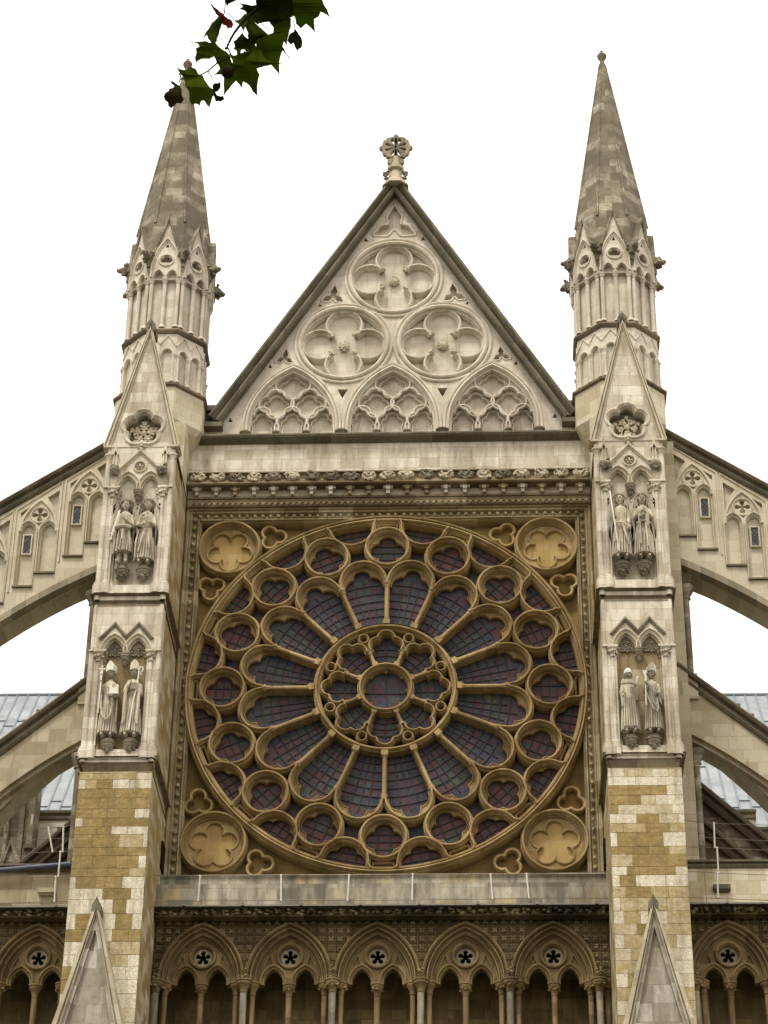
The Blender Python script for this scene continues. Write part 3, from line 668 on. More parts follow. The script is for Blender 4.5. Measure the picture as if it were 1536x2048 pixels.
master('sunk_panel', mb, 'tracery', A0)
# spokes
mb = MB(); ax = (0, 0, 1)
mb.box(-.058, .058, .08, .35, 1.80, 2.96)
mb.box(-.085, .085, -.07, .11, 1.77, 1.90)
mb.lathe([(.085, 0), (.088, .02), (.07, .035), (.078, .05), (.06, .065), (.052, .08), (.050, .95), (.052, .98), (.066, 1.0), (.062, 1.015), (.058, 1.03), (.075, 1.08), (.088, 1.11), (.088, 1.13), (.08, 1.14), (.08, 1.16)], (0, .015, 1.885), 12)
rr = random.Random(3)
for j in range(8): mb.blob((.072*math.sin(j*pi/4), .015-.072*math.cos(j*pi/4), 2.975), .022, j, .4, 1)
master('spoke', mb, 'tracery', A0)
mb = MB()
mb.box(-.045, .045, .09, .35, .67, 1.10); mb.box(-.07, .07, -.01, .16, .66, .74)
mb.lathe([(.07, 0), (.07, .02), (.055, .035), (.045, .05), (.040, .06), (.038, .25), (.055, .27), (.05, .285), (.065, .33), (.078, .36), (.075, .38)], (0, .05, .735), 10)
master('inner_spoke', mb, 'tracery', [k*pi/4+pi/8 for k in range(8)])
mb = MB(); P = star((0, 1.1), [(0, 1.38, .215), (-.215, 1.19, .21), (.215, 1.19, .21)], [], 80, -1.75, 1.75)
mb.sweep([(-.40, 1.03)]+P[1:-1]+[(.40, 1.03)], roll(.052, .35, .06, .03), closed=False, y=.02)
master('inner_arch_head', mb, 'tracery', [k*pi/4 for k in range(8)])
mb = MB(); mb.sweep(circ(0, 1.475, .118, 28), roll(.042, .35, .05, .05), y=.02)
master('pierced_ring', mb, 'tracery', [k*pi/4+pi/8 for k in range(8)])
# glass, one pane per light, with its iron bars
GY = .33
def pane(name, P, mat, offs, bars):
    mb = MB(); mb.plate(P, [], GY, GY+.02, back=True); mb.mi = [0]*len(mb.f); mb.cur = 1
    for seg in bars: mb.sweep(seg, [(-.0105, GY), (-.0105, GY-.03), (.0105, GY-.03), (.0105, GY)], closed=False)
    return master(name, mb, [mat, 'iron'], offs)
def infl(P, c, k): return [(c[0]+(x-c[0])*k, c[1]+(z-c[1])*k) for x, z in P]
bars = []
for r_ in (1.98, 2.2, 2.42, 2.64, 2.86, 3.1):
    h = .0+min(r_*math.tan(S/2)-.03, .48); t = math.asin(h/r_); bars.append([(r_*math.sin(-t+2*t*k/8), r_*math.cos(-t+2*t*k/8)) for k in range(9)])
for q in (-.5, 0, .5): bars.append([(1.75*math.tan(S/2)*.66*q, 1.75), (.42*q, 3.02)]+([(.44*q, 3.3)] if q == 0 else []))
wedge = [(-.36, 1.72), (-.58, 2.9), (-.54, 3.1), (-.45, 3.35), (0, 3.56), (.45, 3.35), (.54, 3.1), (.58, 2.9), (.36, 1.72)]
pane('stained_glass_light', wedge, 'glass', A1, bars)
b = [[(-.42, z), (.42, z)] for z in (3.86, 4.05, 4.24)]+[[(x, 3.62), (x, 4.48)] for x in (-.15, .15)]
pane('stained_glass_roundel', circ(0, 4.05, .49, 32), 'glass_red', A0, b)
b = [[(-.44, z), (.44, z)] for z in (4.42, 4.62)]+[[(x, 4.25), (x, 4.8)] for x in (-.22, 0, .22)]
pane('stained_glass_half_light', [(-.56, 4.80), (-.5, 4.5), (-.3, 4.3), (0, 4.22), (.3, 4.3), (.5, 4.5), (.56, 4.80), (.3, 4.87), (-.3, 4.87)], 'glass_red', A1, b)
GY = .345
pane('stained_glass_gusset', [(0, 4.24), (.2, 4.2), (.26, 3.93), (.2, 3.72), (0, 3.6), (-.2, 3.72), (-.26, 3.93), (-.2, 4.2)], 'glass', A1, [])
GY = .33
b = [[(r_*math.sin(-t+2*t*k/6), r_*math.cos(-t+2*t*k/6)) for k in range(7)] for r_, t in ((.87, .36), (1.04, .36), (1.22, .33))]+[[(0, .68), (0, 1.52)]]
pane('stained_glass_petal', [(-.26, .64), (-.40, 1.08), (-.38, 1.3), (-.2, 1.5), (0, 1.55), (.2, 1.5), (.38, 1.3), (.40, 1.08), (.26, .64)], 'glass', [k*pi/4 for k in range(8)], b)
pane('stained_glass_centre', circ(0, 0, .60, 40), 'glass', [0], [[(-.57, -.03), (.57, -.03)], [(0, -.57), (0, .57)]])
mb = MB(); mb.plate(circ(0, 0, 4.86, 96), [], .50, .62, back=True); obj('dark_interior_backing', mb, 'void', rose)
# ================================================================== the two great buttresses
def lathe_cap(mb, x, y, z, k=1., leafy=True, sd=0, n=12):
    """capital: z is its base"""
    mb.lathe([(.050*k, 0), (.062*k, .01), (.055*k, .03), (.062*k, .09), (.095*k, .17), (.105*k, .19), (.10*k, .20), (.125*k, .22), (.13*k, .25), (.12*k, .265)], (x, y, z), n)
    if leafy:
        for a in range(9): mb.blob((x+.085*k*math.sin(a*.7), y-.085*k*math.cos(a*.7), z+.13+.03*(a % 2)), .04*k, a+sd, .6, 1)
def base(mb, x, y, z, k=1.): mb.lathe([(.11*k, -.28), (.11*k, -.04), (.10*k, -.03), (.105*k, 0), (.08*k, .03), (.085*k, .06), (.06*k, .085), (.055*k, .10)], (x, y, z), 12)
ROWS_R = ((765, 'l.22 m.6 l.82 m1'), (835, 'c.37 c.67 c1'), (905, 'a.26 a.56 a.78 c1'), (985, 'a.27 a.43 m.63 l1'), (1065, 'a.12 m.5 m.84 c1'), (1140, 'c.36 a.66 m.92 c1'), (1215, 't.18 t.48 a.8 t1'),
          (1290, 'c.09 a.31 a.7 c1'), (1405, 'a.5 a.77 t1'), (1470, 't.28 a.74 a1'), (1570, 'c.2 a.6 a.84 c1'), (1640, 'c.1 a.31 c.7 c1'), (1735, 't.17 a.5 t1'), (1825, 'c.09 t.27 t.7 t1'), (1935, 'c.13 t.35 c.7 t1'),
          (2040, 't.3 a.6 t1'), (2130, 'c.12 t.5 t.8 c1'), (2240, 'l.2 t.55 l.85 c1'), (2340, 't.3 t.6 c1'), (2450, 'c.15 t.5 t.8 l1'), (2560, 't.3 l.6 t1'), (2670, 'c.2 t.5 a.8 t1'), (2790, 't.4 l1'), (2900, 'c.3 t1'))
ROWS_L = ((735, 't.4 t.78 l1'), (805, 'l.09 t.25 a.47 c.7 l1'), (875, 'a.5 a1'), (945, 'a.3 a.5 a.75 a1'), (1030, 'a.22 a.42 a.6 a.8 c1'), (1100, 'c.1 a.37 a1'), (1165, 'a.3 a.5 c1'), (1225, 'a.25 a.62 m.94 c1'),
          (1325, 'a.4 a.75 a1'), (1390, 'a.28 a.6 a.9 c1'), (1485, 'a.22 a.5 a.78 t1'), (1550, 'c.08 a.35 a.7 c1'), (1640, 'c.2 c.45 a.83 c1'), (1725, 'c.3 c.6 a.78 c1'), (1835, 'c.12 a.38 c.65 a.87 c1'),
          (1955, 'a.4 c.62 a1'), (2050, 'c.25 t.6 t1'), (2150, 'c.15 c.3 t.85 c1'), (2240, 'a.2 t.6 c1'), (2340, 'a.15 t.7 c1'), (2450, 'c.3 t.65 c1'), (2560, 'l.3 c.7 l1'), (2670, 'a.3 t.7 c1'), (2790, 'c.4 l1'))
TONE = {'c': .93, 'l': .80, 't': .52, 'm': .62, 'a': .20}
def pentafoil_leaves(mb, cx, cy, cz, swirl, s):
    for k in range(5):
        a = k*2*pi/5; d = Vector((math.sin(a), 0, math.cos(a))); e = Vector((math.cos(a), 0, -math.sin(a)))
        c = Vector((cx, cy, cz))
        if swirl:
            mb.tube([c+d*.03, c+d*.12+e*.05, c+d*.22+e*.02, c+d*.27-e*.05], [.018, .02, .018, .012], 6)
            for q, w_ in ((.20, .09), (.30, .0), (.21, -.09), (.13, -.07)): mb.blob(c+d*q+e*w_, (.055, .03, .055), k+q*9, .4, 1)
        else:
            for q, w_, r_ in ((.12, 0, .055), (.20, 0, .055), (.28, 0, .05), (.33, .035, .042), (.33, -.035, .042), (.22, .085, .05), (.22, -.085, .05), (.15, .06, .04), (.15, -.06, .04)): mb.blob(c+d*q+e*w_, (r_, .03, r_), k+q*9, .35, 1)
    mb.blob((cx, cy-.01, cz), (.075, .05, .075), 3, .5, 2)
def corbel_bracket(s, x, z, par, i):
    mb = MB(); y = -2.62
    mb.lathe([(.015, 0), (.045, .02), (.06, .05), (.075, .10), (.13, .19), (.155, .22), (.165, .24), (.16, .27), (.185, .285), (.19, .315), (.175, .33), (.15, .335), (.14, .40), (.11, .42)], (x, y, z-.42), 16, sy=.85)
    for a in range(11): mb.blob((x+.115*math.sin(a*.6-3), y-.10*math.cos(a*.6-3), z-.24-.04*(a % 3)), .042, a+i*5, .7, 1)
    obj('statue_corbel', mb, 'carved_dark', par)
def buttress(s, label, rows):
    B = thing('buttress', (s*6.085, -1.3, GROUND), label, 'buttress', None)
    xi, xo, yf = 5.235, 6.94, -2.65
    X = lambda a: s*a
    def P2(pts): return [(s*x, z) for x, z in pts]
    def bx(mb, a, b, *r): mb.box(min(s*a, s*b), max(s*a, s*b), *r)
    # --- core
    mb = MB(); bx(mb, xi, xo-.02, yf+.0, .9, GROUND, -3.6); obj('lower_pier', mb, 'amber', B)
    # explicit patched blocks on the lower front
    mb = MB(); rr = random.Random(5+s); k = 4.096 if s > 0 else 3.84
    lx, rx = (xi, xo-.02) if s > 0 else (-(xo-.02), -xi)
    ys = [1350+r[0]/k for r in rows]; zs = [W(1290 if s > 0 else 220, y, yf)[1] for y in ys]; zs[0] = -3.62
    for i in range(len(rows)-1):
        z1, z0 = zs[i], zs[i+1]; p = 0
        for tok in rows[i][1].split():
            q = float(tok[1:]); g = .0045
            a, b = lx+(rx-lx)*p, lx+(rx-lx)*q; mb.tn = min(1, max(0, TONE[tok[0]]+rr.uniform(-.07, .07)))
            if b-a > .62 and rr.random() < .5:
                c = a+(b-a)*rr.uniform(.4, .6); mb.box(a+g, c-g, yf-.014, yf+.01, z0+g, z1-g); a = c; mb.tn = min(1, max(0, mb.tn+rr.uniform(-.07, .07)))
            d = rr.uniform(.010, .018); mb.box(a+g, b-g, yf-d, yf+.01, z0+g, z1-g); p = q
    obj('ashlar_facing', mb, 'blocks', B, smooth=False)
    # --- middle and upper stages: body behind the niches, sides of mixed ashlar
    mb = MB(); bx(mb, xi+.02, xo-.03, yf+.33, .9, -3.6, 5.42); obj('pier', mb, 'amber', B)
    def stage(z0, z1, zb, zs, arch_h, name):
        w_ = .275; cx = 6.085
        hole = [(5.55, zb)]+pointed(5.80, zs, w_-.03, arch_h, 12)+[(6.06, zs-.02), (6.11, zs-.02)]+pointed(6.365, zs, w_-.03, arch_h, 12)+[(6.62, zb)]
        mb = MB(); mb.plate(P2([(xi, z0), (xi, z1), (xo-.01, z1), (xo-.01, z0)]), [P2(hole)], yf, yf+.34)
        return mb, hole
    for (z0, z1, zb, zs, ah, up) in ((-3.35, .86, -3.02, -.44, .40, 0), (1.0, 5.46, 1.42, 4.20, .40, 1)):
        mb, hole = stage(z0, z1, zb, zs, ah, 'x')
        obj('niche_wall', mb, 'pale', B, smooth=False)
        mb = MB(); bx(mb, 5.4, 6.75, yf+.17, yf+.33, z0, z1-.5); obj('niche_back', mb, 'frame' if not up else 'pale', B)
        # arches
        for c in (5.80, 6.365):
            mb = MB(); Pp = P2([(c-.255, zs-.05)]+pointed(c, zs, .255, ah+.02, 12)+[(c+.255, zs-.05)])
            pr = [(.095, yf+.02), (.09, yf-.03), (.065, yf-.05), (.045, yf-.02), (.03, yf+.02), (.01, yf-.01), (-.01, yf+.01), (-.02, yf+.08), (-.045, yf+.09), (-.055, yf+.16)]
            if s < 0: pr = [(-a, b) for a, b in pr]
            mb.sweep(Pp, pr, closed=False); obj('niche_arch', mb, 'carved', B)
            if not up:
                mb = MB(); mb.plate(P2([(c-.2, zs-.03)]+pointed(c, zs-.02, .2, .30, 8)+[(c+.2, zs-.03)]), [], yf+.13, yf+.25)
                for j in range(22):
                    a = j*2.39; q = .15*math.sqrt((j+.5)/22); mb.blob((X(c)+q*1.1*math.sin(a), yf+.12, zs+.10+q*1.0*math.cos(a)-.02), .026, j*1.3, .5, 1)
                obj('carved_tympanum', mb, 'carved_dark', B)
        # pendant capital between the arches
        mb = MB(); y = yf+.03
        mb.lathe([(.02, -.34), (.055, -.30), (.06, -.26), (.10, -.12), (.12, -.10), (.115, -.06), (.13, -.05), (.13, -.02), (.11, -.015), (.075, .0), (.075, .05)], (X(6.085), y, zs-.02), 14)
        for a in range(9): mb.blob((X(6.085)+.08*math.sin(a*.7-3), y-.08*math.cos(a*.7-3), zs-.20-.03*(a % 2)), .036, a, .6, 1)
        obj('pendant_capital', mb, 'carved_dark', B)
        # jamb shafts and corner shafts
        for sx, xx in ((0, 5.46), (1, 6.71)):
            mb = MB(); mb.tube([(X(xx), yf-.0, zb+.05), (X(xx), yf-.0, zs-.28)], .048, 12); base(mb, X(xx), yf-.01, zb+.02, 1.15); lathe_cap(mb, X(xx), yf-.02, zs-.27, 1.05, True, xx)
            bx(mb, xx-.17, xx+.20 if sx == 0 else xx+.235, yf-.10, yf+.02, zs-.012, zs+.03) if sx else bx(mb, xx-.235, xx+.14, yf-.10, yf+.02, zs-.012, zs+.03)
            obj('jamb_shaft', mb, 'pale', B)
            xj = xx+(.115 if sx == 0 else -.115); mb = MB(); mb.tube([(X(xj), yf+.13, zb+.0), (X(xj), yf+.13, zs-.2)], .035, 10); base(mb, X(xj), yf+.12, zb+.10, .7); lathe_cap(mb, X(xj), yf+.11, zs-.24, .75, True, xx)
            obj('jamb_shaft', mb, 'frame' if not up else 'pale', B)
            xc = xi+.05 if sx == 0 else xo-.06; mb = MB()
            top = 5.0 if up else zs+.02
            mb.tube([(X(xc), yf+.02, z0), (X(xc), yf+.02, top)], .075, 12)
            base(mb, X(xc), yf+.02, zb+.02, 1.25)
            if not up: mb.tube([(X(xc), yf+.02, zs+.02), (X(xc), yf+.02, .86)], .05, 10); base(mb, X(xc), yf+.02, zb+.02, 1.0)
            else: lathe_cap(mb, X(xc), yf+.02, 4.95, .95, False)
            obj('corner_shaft', mb, 'pale', B)
        # sloping plinth
        mb = MB(); mb.add([(X(5.56), yf+.3, zb+.03), (X(6.61), yf+.3, zb+.03), (X(6.58), yf-.05, zb-.22), (X(5.59), yf-.05, zb-.22), (X(5.59), yf-.05, zb-.25), (X(6.58), yf-.05, zb-.25), (X(6.58), yf+.02, zb-.28), (X(5.59), yf+.02, zb-.28)], [(0, 1, 2, 3), (3, 2, 5, 4), (4, 5, 6, 7), (0, 3, 4, 7), (1, 2, 5, 6)])
        obj('niche_sill', mb, 'pale', B, smooth=False)
        for i, c in enumerate((5.81, 6.325)): corbel_bracket(s, X(c), (1.96 if up else -2.74), B, i+(3 if up else 0))
    # M shaped hood over the lower niches
    mb = MB(); pr = [(.055, yf+.02), (.05, yf-.05), (.03, yf-.075), (.0, yf-.07), (-.01, yf-.03), (-.035, yf-.03), (-.045, yf+.01)]
    if s < 0: pr = [(-a, b) for a, b in pr]
    mb.sweep(P2([(5.46, -.10), (5.80, .31), (6.085, -.05), (6.37, .31), (6.71, -.10)]), pr, closed=False, caps=True); obj('zigzag_hood', mb, 'carved_dark', B)
    # gable over the upper niches
    mb = MB(); mb.sweep(P2([(5.55, 4.70), (6.09, 5.30), (6.63, 4.70)]), pr, closed=False, caps=True)
    cpr = [(.045, yf+.01), (.04, yf-.04), (.01, yf-.045), (-.005, yf-.02), (-.02, yf+.06)]
    mb.sweep(circ(X(6.085), 4.85, .13, 28), [(a, b) for a, b in cpr]); mb.cur = 1; mb.plate(circ(X(6.085), 4.85, .125, 20), [], yf-.004, yf+.01); mb.cur = 0  # flat dark disc paints the shade of a recess behind the foil
    for j in range(5): mb.blob((X(6.085)+.06*math.sin(j*2*pi/5), yf-.01, 4.85+.06*math.cos(j*2*pi/5)), .030, j, .3, 1)
    mb.blob((X(6.085), yf-.04, 4.85), .032, 1, .3, 1)
    mb.blob((X(6.085), yf-.05, 5.36), (.04, .04, .06), 2, .3, 1)
    for q in (-1, 1): mb.blob((X(6.085)+q*.07, yf-.05, 5.42), .045, q+4, .4, 1)
    mb.blob((X(6.085), yf-.05, 5.47), .04, 7, .3, 1)
    obj('niche_gable', mb, ['carved', 'carved_dark'], B)
    for q, xx in enumerate((5.50, 6.70)):
        mb = MB(); rr = random.Random(q+s)
        mb.blob((X(xx), yf-.10, 4.68), (.11, .13, .13), q+2, .35, 2)
        for j in range(13): mb.blob((X(xx)+rr.uniform(-.12, .12), yf-.11+rr.uniform(-.07, .04), 4.70+rr.uniform(-.14, .13)), .052, j*2.1+q, .6, 1)
        obj('carved_head', mb, 'carved_dark', B)
    for xx in (5.47, 6.715):
        mb = MB(); bx(mb, xx-.05, xx-.022, yf-.07, yf+.02, 4.80, 5.20); bx(mb, xx+.022, xx+.05, yf-.07, yf+.02, 4.80, 5.20); bx(mb, xx-.03, xx+.03, yf-.03, yf+.02, 4.80, 5.20); mb.plate(P2([(xx-.085, 5.17), (xx-.05, 5.24), (xx, 5.52), (xx+.05, 5.24), (xx+.085, 5.17), (xx+.05, 5.17), (xx, 5.30), (xx-.05, 5.17)]), [], yf-.10, yf+.02, back=True)
        mb.cur = 0; obj('small_pinnacle', mb, 'pale', B, smooth=False)
    # --- strings
    path = [(X(xi), .0), (X(xi), yf), (X(xo), yf), (X(xo), .5)]
    if s > 0: pth = [(X(xi), .1), (X(xi), yf), (X(xo), yf), (X(xo), .55)][::-1]
    else: pth = [(X(xi), .1), (X(xi), yf), (X(xo), yf), (X(xo), .55)]
    q = 1 if s < 0 else 1
    def string(prof, mat, nm='string_course'):
        P = pth; a = Vector(P[1])-Vector(P[0]); 
        mb = MB(); mb.band(P if s > 0 else P[::-1], [(-o, z) for o, z in prof]) if False else mb.band(P, [(o*(-1), z) for o, z in prof])
        obj(nm, mb, mat, B)
    string([(-.1, 1.13), (-.0, 1.10), (.03, 1.03), (.075, 1.00), (.085, .96), (.06, .935), (.075, .90), (.06, .86), (.01, .84), (-.02, .84)], 'brown')
    string([(-.1, -3.24), (.0, -3.28), (.08, -3.50), (.085, -3.57), (.065, -3.585), (.03, -3.62), (-.02, -3.63)], 'brown')
    P = [(X(xi), .1), (X(xi), yf+.05)]
    mb = MB(); mb.band(pth[2:] if s > 0 else pth[:2], [(0, 5.56), (-.06, 5.54), (-.085, 5.48), (-.07, 5.42), (-.03, 5.38), (.0, 5.36)]) ; obj('eaves_string', mb, 'dark', B)
    # roof slabs from the eaves up to the turret
    mb = MB(); mb.add([(X(xi), yf+.3, 5.5), (X(xi), .5, 5.5), (X(5.9), .5, 6.6), (X(5.9), yf+.3, 6.0), (X(xo), yf+.3, 5.5), (X(xo), .5, 5.5), (X(6.3), .5, 6.6), (X(6.3), yf+.3, 6.0)], [(0, 1, 2, 3), (4, 5, 6, 7), (3, 2, 6, 7), (0, 3, 7, 4)]); obj('pier_capping', mb, 'pale', B, smooth=False)
    # --- gablet
    cf = foil(X(6.09), 6.02, 5, .27, .215, 0, 110)
    mb = MB(); mb.plate(P2([(xi+.03, 5.44), (6.09, 9.15), (xo-.03, 5.44)]), [cf], yf-.02, yf+.36, back=True); obj('gablet_wall', mb, 'pale', B, smooth=False)
    mb = MB(); mb.sweep(cf, [(-.03, yf+.12), (-.025, yf+.05), (-.0, yf-.0), (.03, yf-.045), (.07, yf-.065), (.10, yf-.05), (.11, yf-.01)]); mb.cur = 1; mb.plate(circ(X(6.09), 6.02, .5, 24), [], yf+.29, yf+.34); fr_ = obj('cinquefoil_frame', mb, ['pale', 'carved_dark'], B)  # dark back panel paints the recess shade behind the leaves
    mb = MB(); pentafoil_leaves(mb, X(6.09), yf+.20, 5.99, s > 0, s); obj('leaf_carving', mb, 'carved', fr_)
    mb = MB(); pr = [(-.105, yf-.01), (-.11, yf-.06), (-.085, yf-.075), (-.07, yf-.03), (-.05, yf-.025), (-.035, yf-.09), (.015, yf-.095), (.025, yf-.04), (.04, yf-.04), (.045, yf-.10), (.08, yf-.10), (.09, yf-.02), (.09, yf+.42)]
    if s < 0: pr = [(-a, b) for a, b in pr]
    mb.sweep(P2([(xi-.03, 5.42), (6.09, 9.14), (xo+.03, 5.42)]), pr, closed=False, caps=True)
    for a, b in ((xi-.09, xi+.10), (xo-.10, xo+.09)): bx(mb, a, b, yf-.09, yf+.42, 5.40, 5.45)
    obj('gablet_coping', mb, 'carved', B)
    mb = MB(); mb.plate(P2([(5.96, 9.05), (5.965, 9.22), (6.03, 9.33), (6.07, 9.36), (6.09, 9.45), (6.11, 9.36), (6.15, 9.33), (6.215, 9.22), (6.22, 9.05), (6.15, 9.02), (6.09, 9.15), (6.03, 9.02)]), [], yf-.10, yf+.45, back=True); obj('finial', mb, 'dark', B, smooth=False)
    mb = MB(); mb.box(min(s*5.19, s*5.25), max(s*5.19, s*5.25), -.50, -.08, -5.02, -4.35); obj('passage_opening', mb, 'void', B, smooth=False)
    # --- stage below: the tall gablet standing before the lower pier
    yg = -3.0; gx = 6.20 if s < 0 else 6.09
    mb = MB(); mb.plate(P2([(gx-.67, -9.9), (gx, -7.15), (gx+.67, -9.9)]), [P2([(gx-.50, -9.82), (gx, -7.62), (gx+.50, -9.82)])], yg, -2.64); mb.plate(P2([(gx-.6, -9.88), (gx, -7.4), (gx+.6, -9.88)]), [], yg+.10, -2.64); bx(mb, 5.38, 6.80, yg-.0, -2.5, GROUND, -9.9); obj('lower_gablet', mb, 'gabstone', B, smooth=False)
    mb = MB(); pr = [(-.07, yg), (-.08, yg-.06), (-.045, yg-.08), (-.035, yg-.02), (-.015, yg-.02), (-.005, yg-.11), (.09, yg-.12), (.11, yg-.02), (.11, -2.64)]
    if s < 0: pr = [(-a, b) for a, b in pr]
    mb.sweep(P2([(gx-.69, -9.95), (gx, -7.13), (gx+.69, -9.95)]), pr, closed=False, caps=True)
    obj('lower_gablet_coping', mb, 'flank', B)
    mb = MB(); mb.plate(P2([(gx+a_, b_) for a_, b_ in [(-.10, -7.24), (-.10, -7.08), (-.045, -7.0), (0, -6.88), (.045, -7.0), (.10, -7.08), (.10, -7.24), (.06, -7.26), (0, -7.14), (-.06, -7.26)]]), [], yg-.12, -2.7, back=True); obj('lower_finial', mb, 'dark', B, smooth=False)
    mb = MB(); bx(mb, 5.30, xi+.01, -1.2, -.8, -5.6, -5.0) if False else None
    # --- set back pier that takes the flying buttresses, with its shafts
    mb = MB(); bx(mb, xo-.1, 7.50, .50, 1.75, GROUND, 7.55); bx(mb, 7.50, 7.74, .58, 1.7, -.1, .62); obj('flank_pier', mb, 'flank', B)
    for zt, zb_ in ((2.95, .35), (-1.72, -4.55)):
        mb = MB(); mb.tube([(X(7.60), .78, zb_), (X(7.60), .78, zt)], .085, 12)
        mb.lathe([(.09, 0), (.11, .02), (.09, .05), (.10, .10), (.17, .22), (.18, .26), (.20, .30), (.20, .38)], (X(7.62), .78, zt-.10), 14); obj('flank_shaft', mb, 'spire', B)
    return B

BL = buttress(-1, 'left stone buttress, its lower front patched in cream and mostly ochre blocks', ROWS_L)
BR = buttress(1, 'right stone buttress, topped by a swirling leaf cinquefoil in its gablet', ROWS_R)

# ================================================================== octagonal turrets with spires
def turret(s, label):
    c = Vector((s*6.09, .06, 0)); T = thing('spired_turret', (c.x, c.y, 5.5), label, 'turret')
    A = 1.065; t22 = math.tan(pi/8)
    def octo(a, r=0): return [(c.x+a/math.cos(pi/8)*math.sin(pi/8+k*pi/4), c.y-a/math.cos(pi/8)*math.cos(pi/8+k*pi/4)) for k in range(8)]
    def drum(mb, prof): mb.band(octo(1)[::1], [(-(a-1), z) for a, z in prof], closed=True)
    def F(k): return Matrix.Translation(c) @ Matrix.Rotation(k*pi/4, 4, 'Z')
    mb = MB(); drum(mb, [(.80, 6.95), (1.17, 7.42), (1.17, 8.42)]); mb.box(c.x-.84, c.x+.84, -1.05, .9, 5.3, 7.3); obj('turret_base', mb, 'base', T, smooth=False)
    mb = MB(); drum(mb, [(1.17, 8.40), (1.24, 8.44), (1.245, 8.50), (1.20, 8.54), (1.09, 8.60)]); obj('string_course', mb, 'brown', T)
    mb = MB(); drum(mb, [(.99, 8.55), (.99, 10.28)]); obj('lower_drum', mb, 'gable', T, smooth=False)
    mb = MB(); drum(mb, [(1.08, 10.20), (1.14, 10.24), (1.16, 10.30), (1.13, 10.35), (1.03, 10.42)]); obj('string_course', mb, 'brown', T)
    mb = MB(); drum(mb, [(.965, 10.35), (.965, 12.9)]); obj('upper_drum', mb, 'gable', T, smooth=False)
    for k in range(8):
        M4 = F(k); w = A*t22
        # lower blind arcade
        mb = MB(); mb.T = M4
        h1 = [[(x-.135, 8.62)]+pointed(x, 9.52, .135, .17, 7)+[(x+.135, 8.62)] for x in (-.205, .205)]
        mb.plate([(-w, 8.58), (-w, 10.22), (w, 10.22), (w, 8.58)], h1, -A+.0, -.985)
        for p in h1: mb.sweep(p[1:-1], [(.05, -A), (.045, -A-.03), (.02, -A-.035), (.0, -A-.01), (-.01, -A+.04)], closed=False)
        mb.sweep([(-w, 9.78), (-.205, 10.14), (0, 9.86), (.205, 10.14), (w, 9.78)], [(.025, -A+.0), (.02, -A-.03), (-.005, -A-.03), (-.01, -A+.0)], closed=False)
        for x in (-.37, 0, .37):
            mb.tube([(x, -A-.01, 8.70), (x, -A-.01, 9.42)], .038, 8); mb.lathe([(.04, 0), (.045, .03), (.07, .08), (.075, .12), (.065, .13)], (x, -A-.01, 9.40), 10); mb.lathe([(.07, 0), (.07, .06), (.055, .09), (.06, .11), (.04, .13)], (x, -A-.01, 8.62), 10)
        obj('arcade_panel', mb, 'gable', T)
        # upper stage
        mb = MB(); mb.T = M4
        for x in (-.36, 0, .36):
            r_ = .055 if x == 0 else .052
            mb.tube([(x, -A+.02, 10.5), (x, -A+.02, 11.92)], r_, 9); mb.lathe([(.055, 0), (.065, .02), (.06, .04), (.09, .10), (.10, .13), (.085, .14)], (x, -A+.01, 11.90), 12); mb.lathe([(.085, 0), (.085, .05), (.065, .08), (.07, .10), (.05, .12)], (x, -A+.02, 10.42), 10)
        obj('shaft_group', mb, 'gable', T)
        mb = MB(); mb.T = M4
        sub = [[(x-.125, 12.04)]+pointed(x, 12.14, .125, .19, 7)+[(x+.125, 12.04)] for x in (-.185, .185)]
        tf = star((0, 12.68), [(0, 12.77, .085), (-.095, 12.69, .075), (.095, 12.69, .075)], [[(-.13, 12.60), (-.13, 12.68), (.13, 12.68), (.13, 12.60)]], 40)
        tr = [(-.06, 13.12), (0, 13.26), (.06, 13.12)]
        mb.plate([(-w, 12.02), (-w, 12.45), (0, 14.02), (w, 12.45), (w, 12.02)], sub+[tf, tr], -A-.04, -.97)
        for p in sub: mb.sweep(p[1:-1], [(.04, -A-.04), (.035, -A-.07), (.012, -A-.075), (.0, -A-.05), (-.008, -A+.0)], closed=False)
        mb.sweep([(-.38, 12.08)]+pointed(0, 12.40, .375, 1.0, 8)+[(.38, 12.08)], [(.04, -A-.04), (.035, -A-.09), (.0, -A-.10), (-.02, -A-.05), (-.05, -A-.07), (-.06, -A-.04)], closed=False)
        mb.sweep(circ(0, 12.68, .19, 22), [(.025, -A-.04), (.02, -A-.07), (-.01, -A-.075), (-.02, -A-.04)])
        obj('gable_panel', mb, 'gable', T)
        mb = MB(); mb.T = M4
        mb.sweep([(-w-.01, 12.42), (0, 14.06), (w+.01, 12.42)], [(-.015, -A-.04), (-.02, -A-.09), (.02, -A-.12), (.05, -A-.10), (.055, -A-.02), (.06, -.35)], closed=False, caps=True)
        obj('gable_coping', mb, 'spire', T)
        # carved head at the corner
        mb = MB(); mb.T = Matrix.Translation(c) @ Matrix.Rotation(k*pi/4+pi/8, 4, 'Z'); rr = random.Random(k*3+int(s)); ra = A/math.cos(pi/8)
        mb.blob((0, -ra-.14, 12.80), (.125, .18, .15), k, .35, 2); mb.blob((0, -ra-.30, 12.77), (.085, .10, .075), k+2, .35, 2)
        for q in (-1, 1): mb.blob((q*.04, -ra-.27, 12.84), .028, 1, .2, 1); mb.blob((q*.10, -ra-.14, 12.89), (.03, .04, .07), k, .4, 1)
        for j in range(14): mb.blob((rr.uniform(-.14, .14), -ra-.12+rr.uniform(-.12, .08), 12.80+rr.uniform(-.18, .16)), .055, j+k, .7, 1)
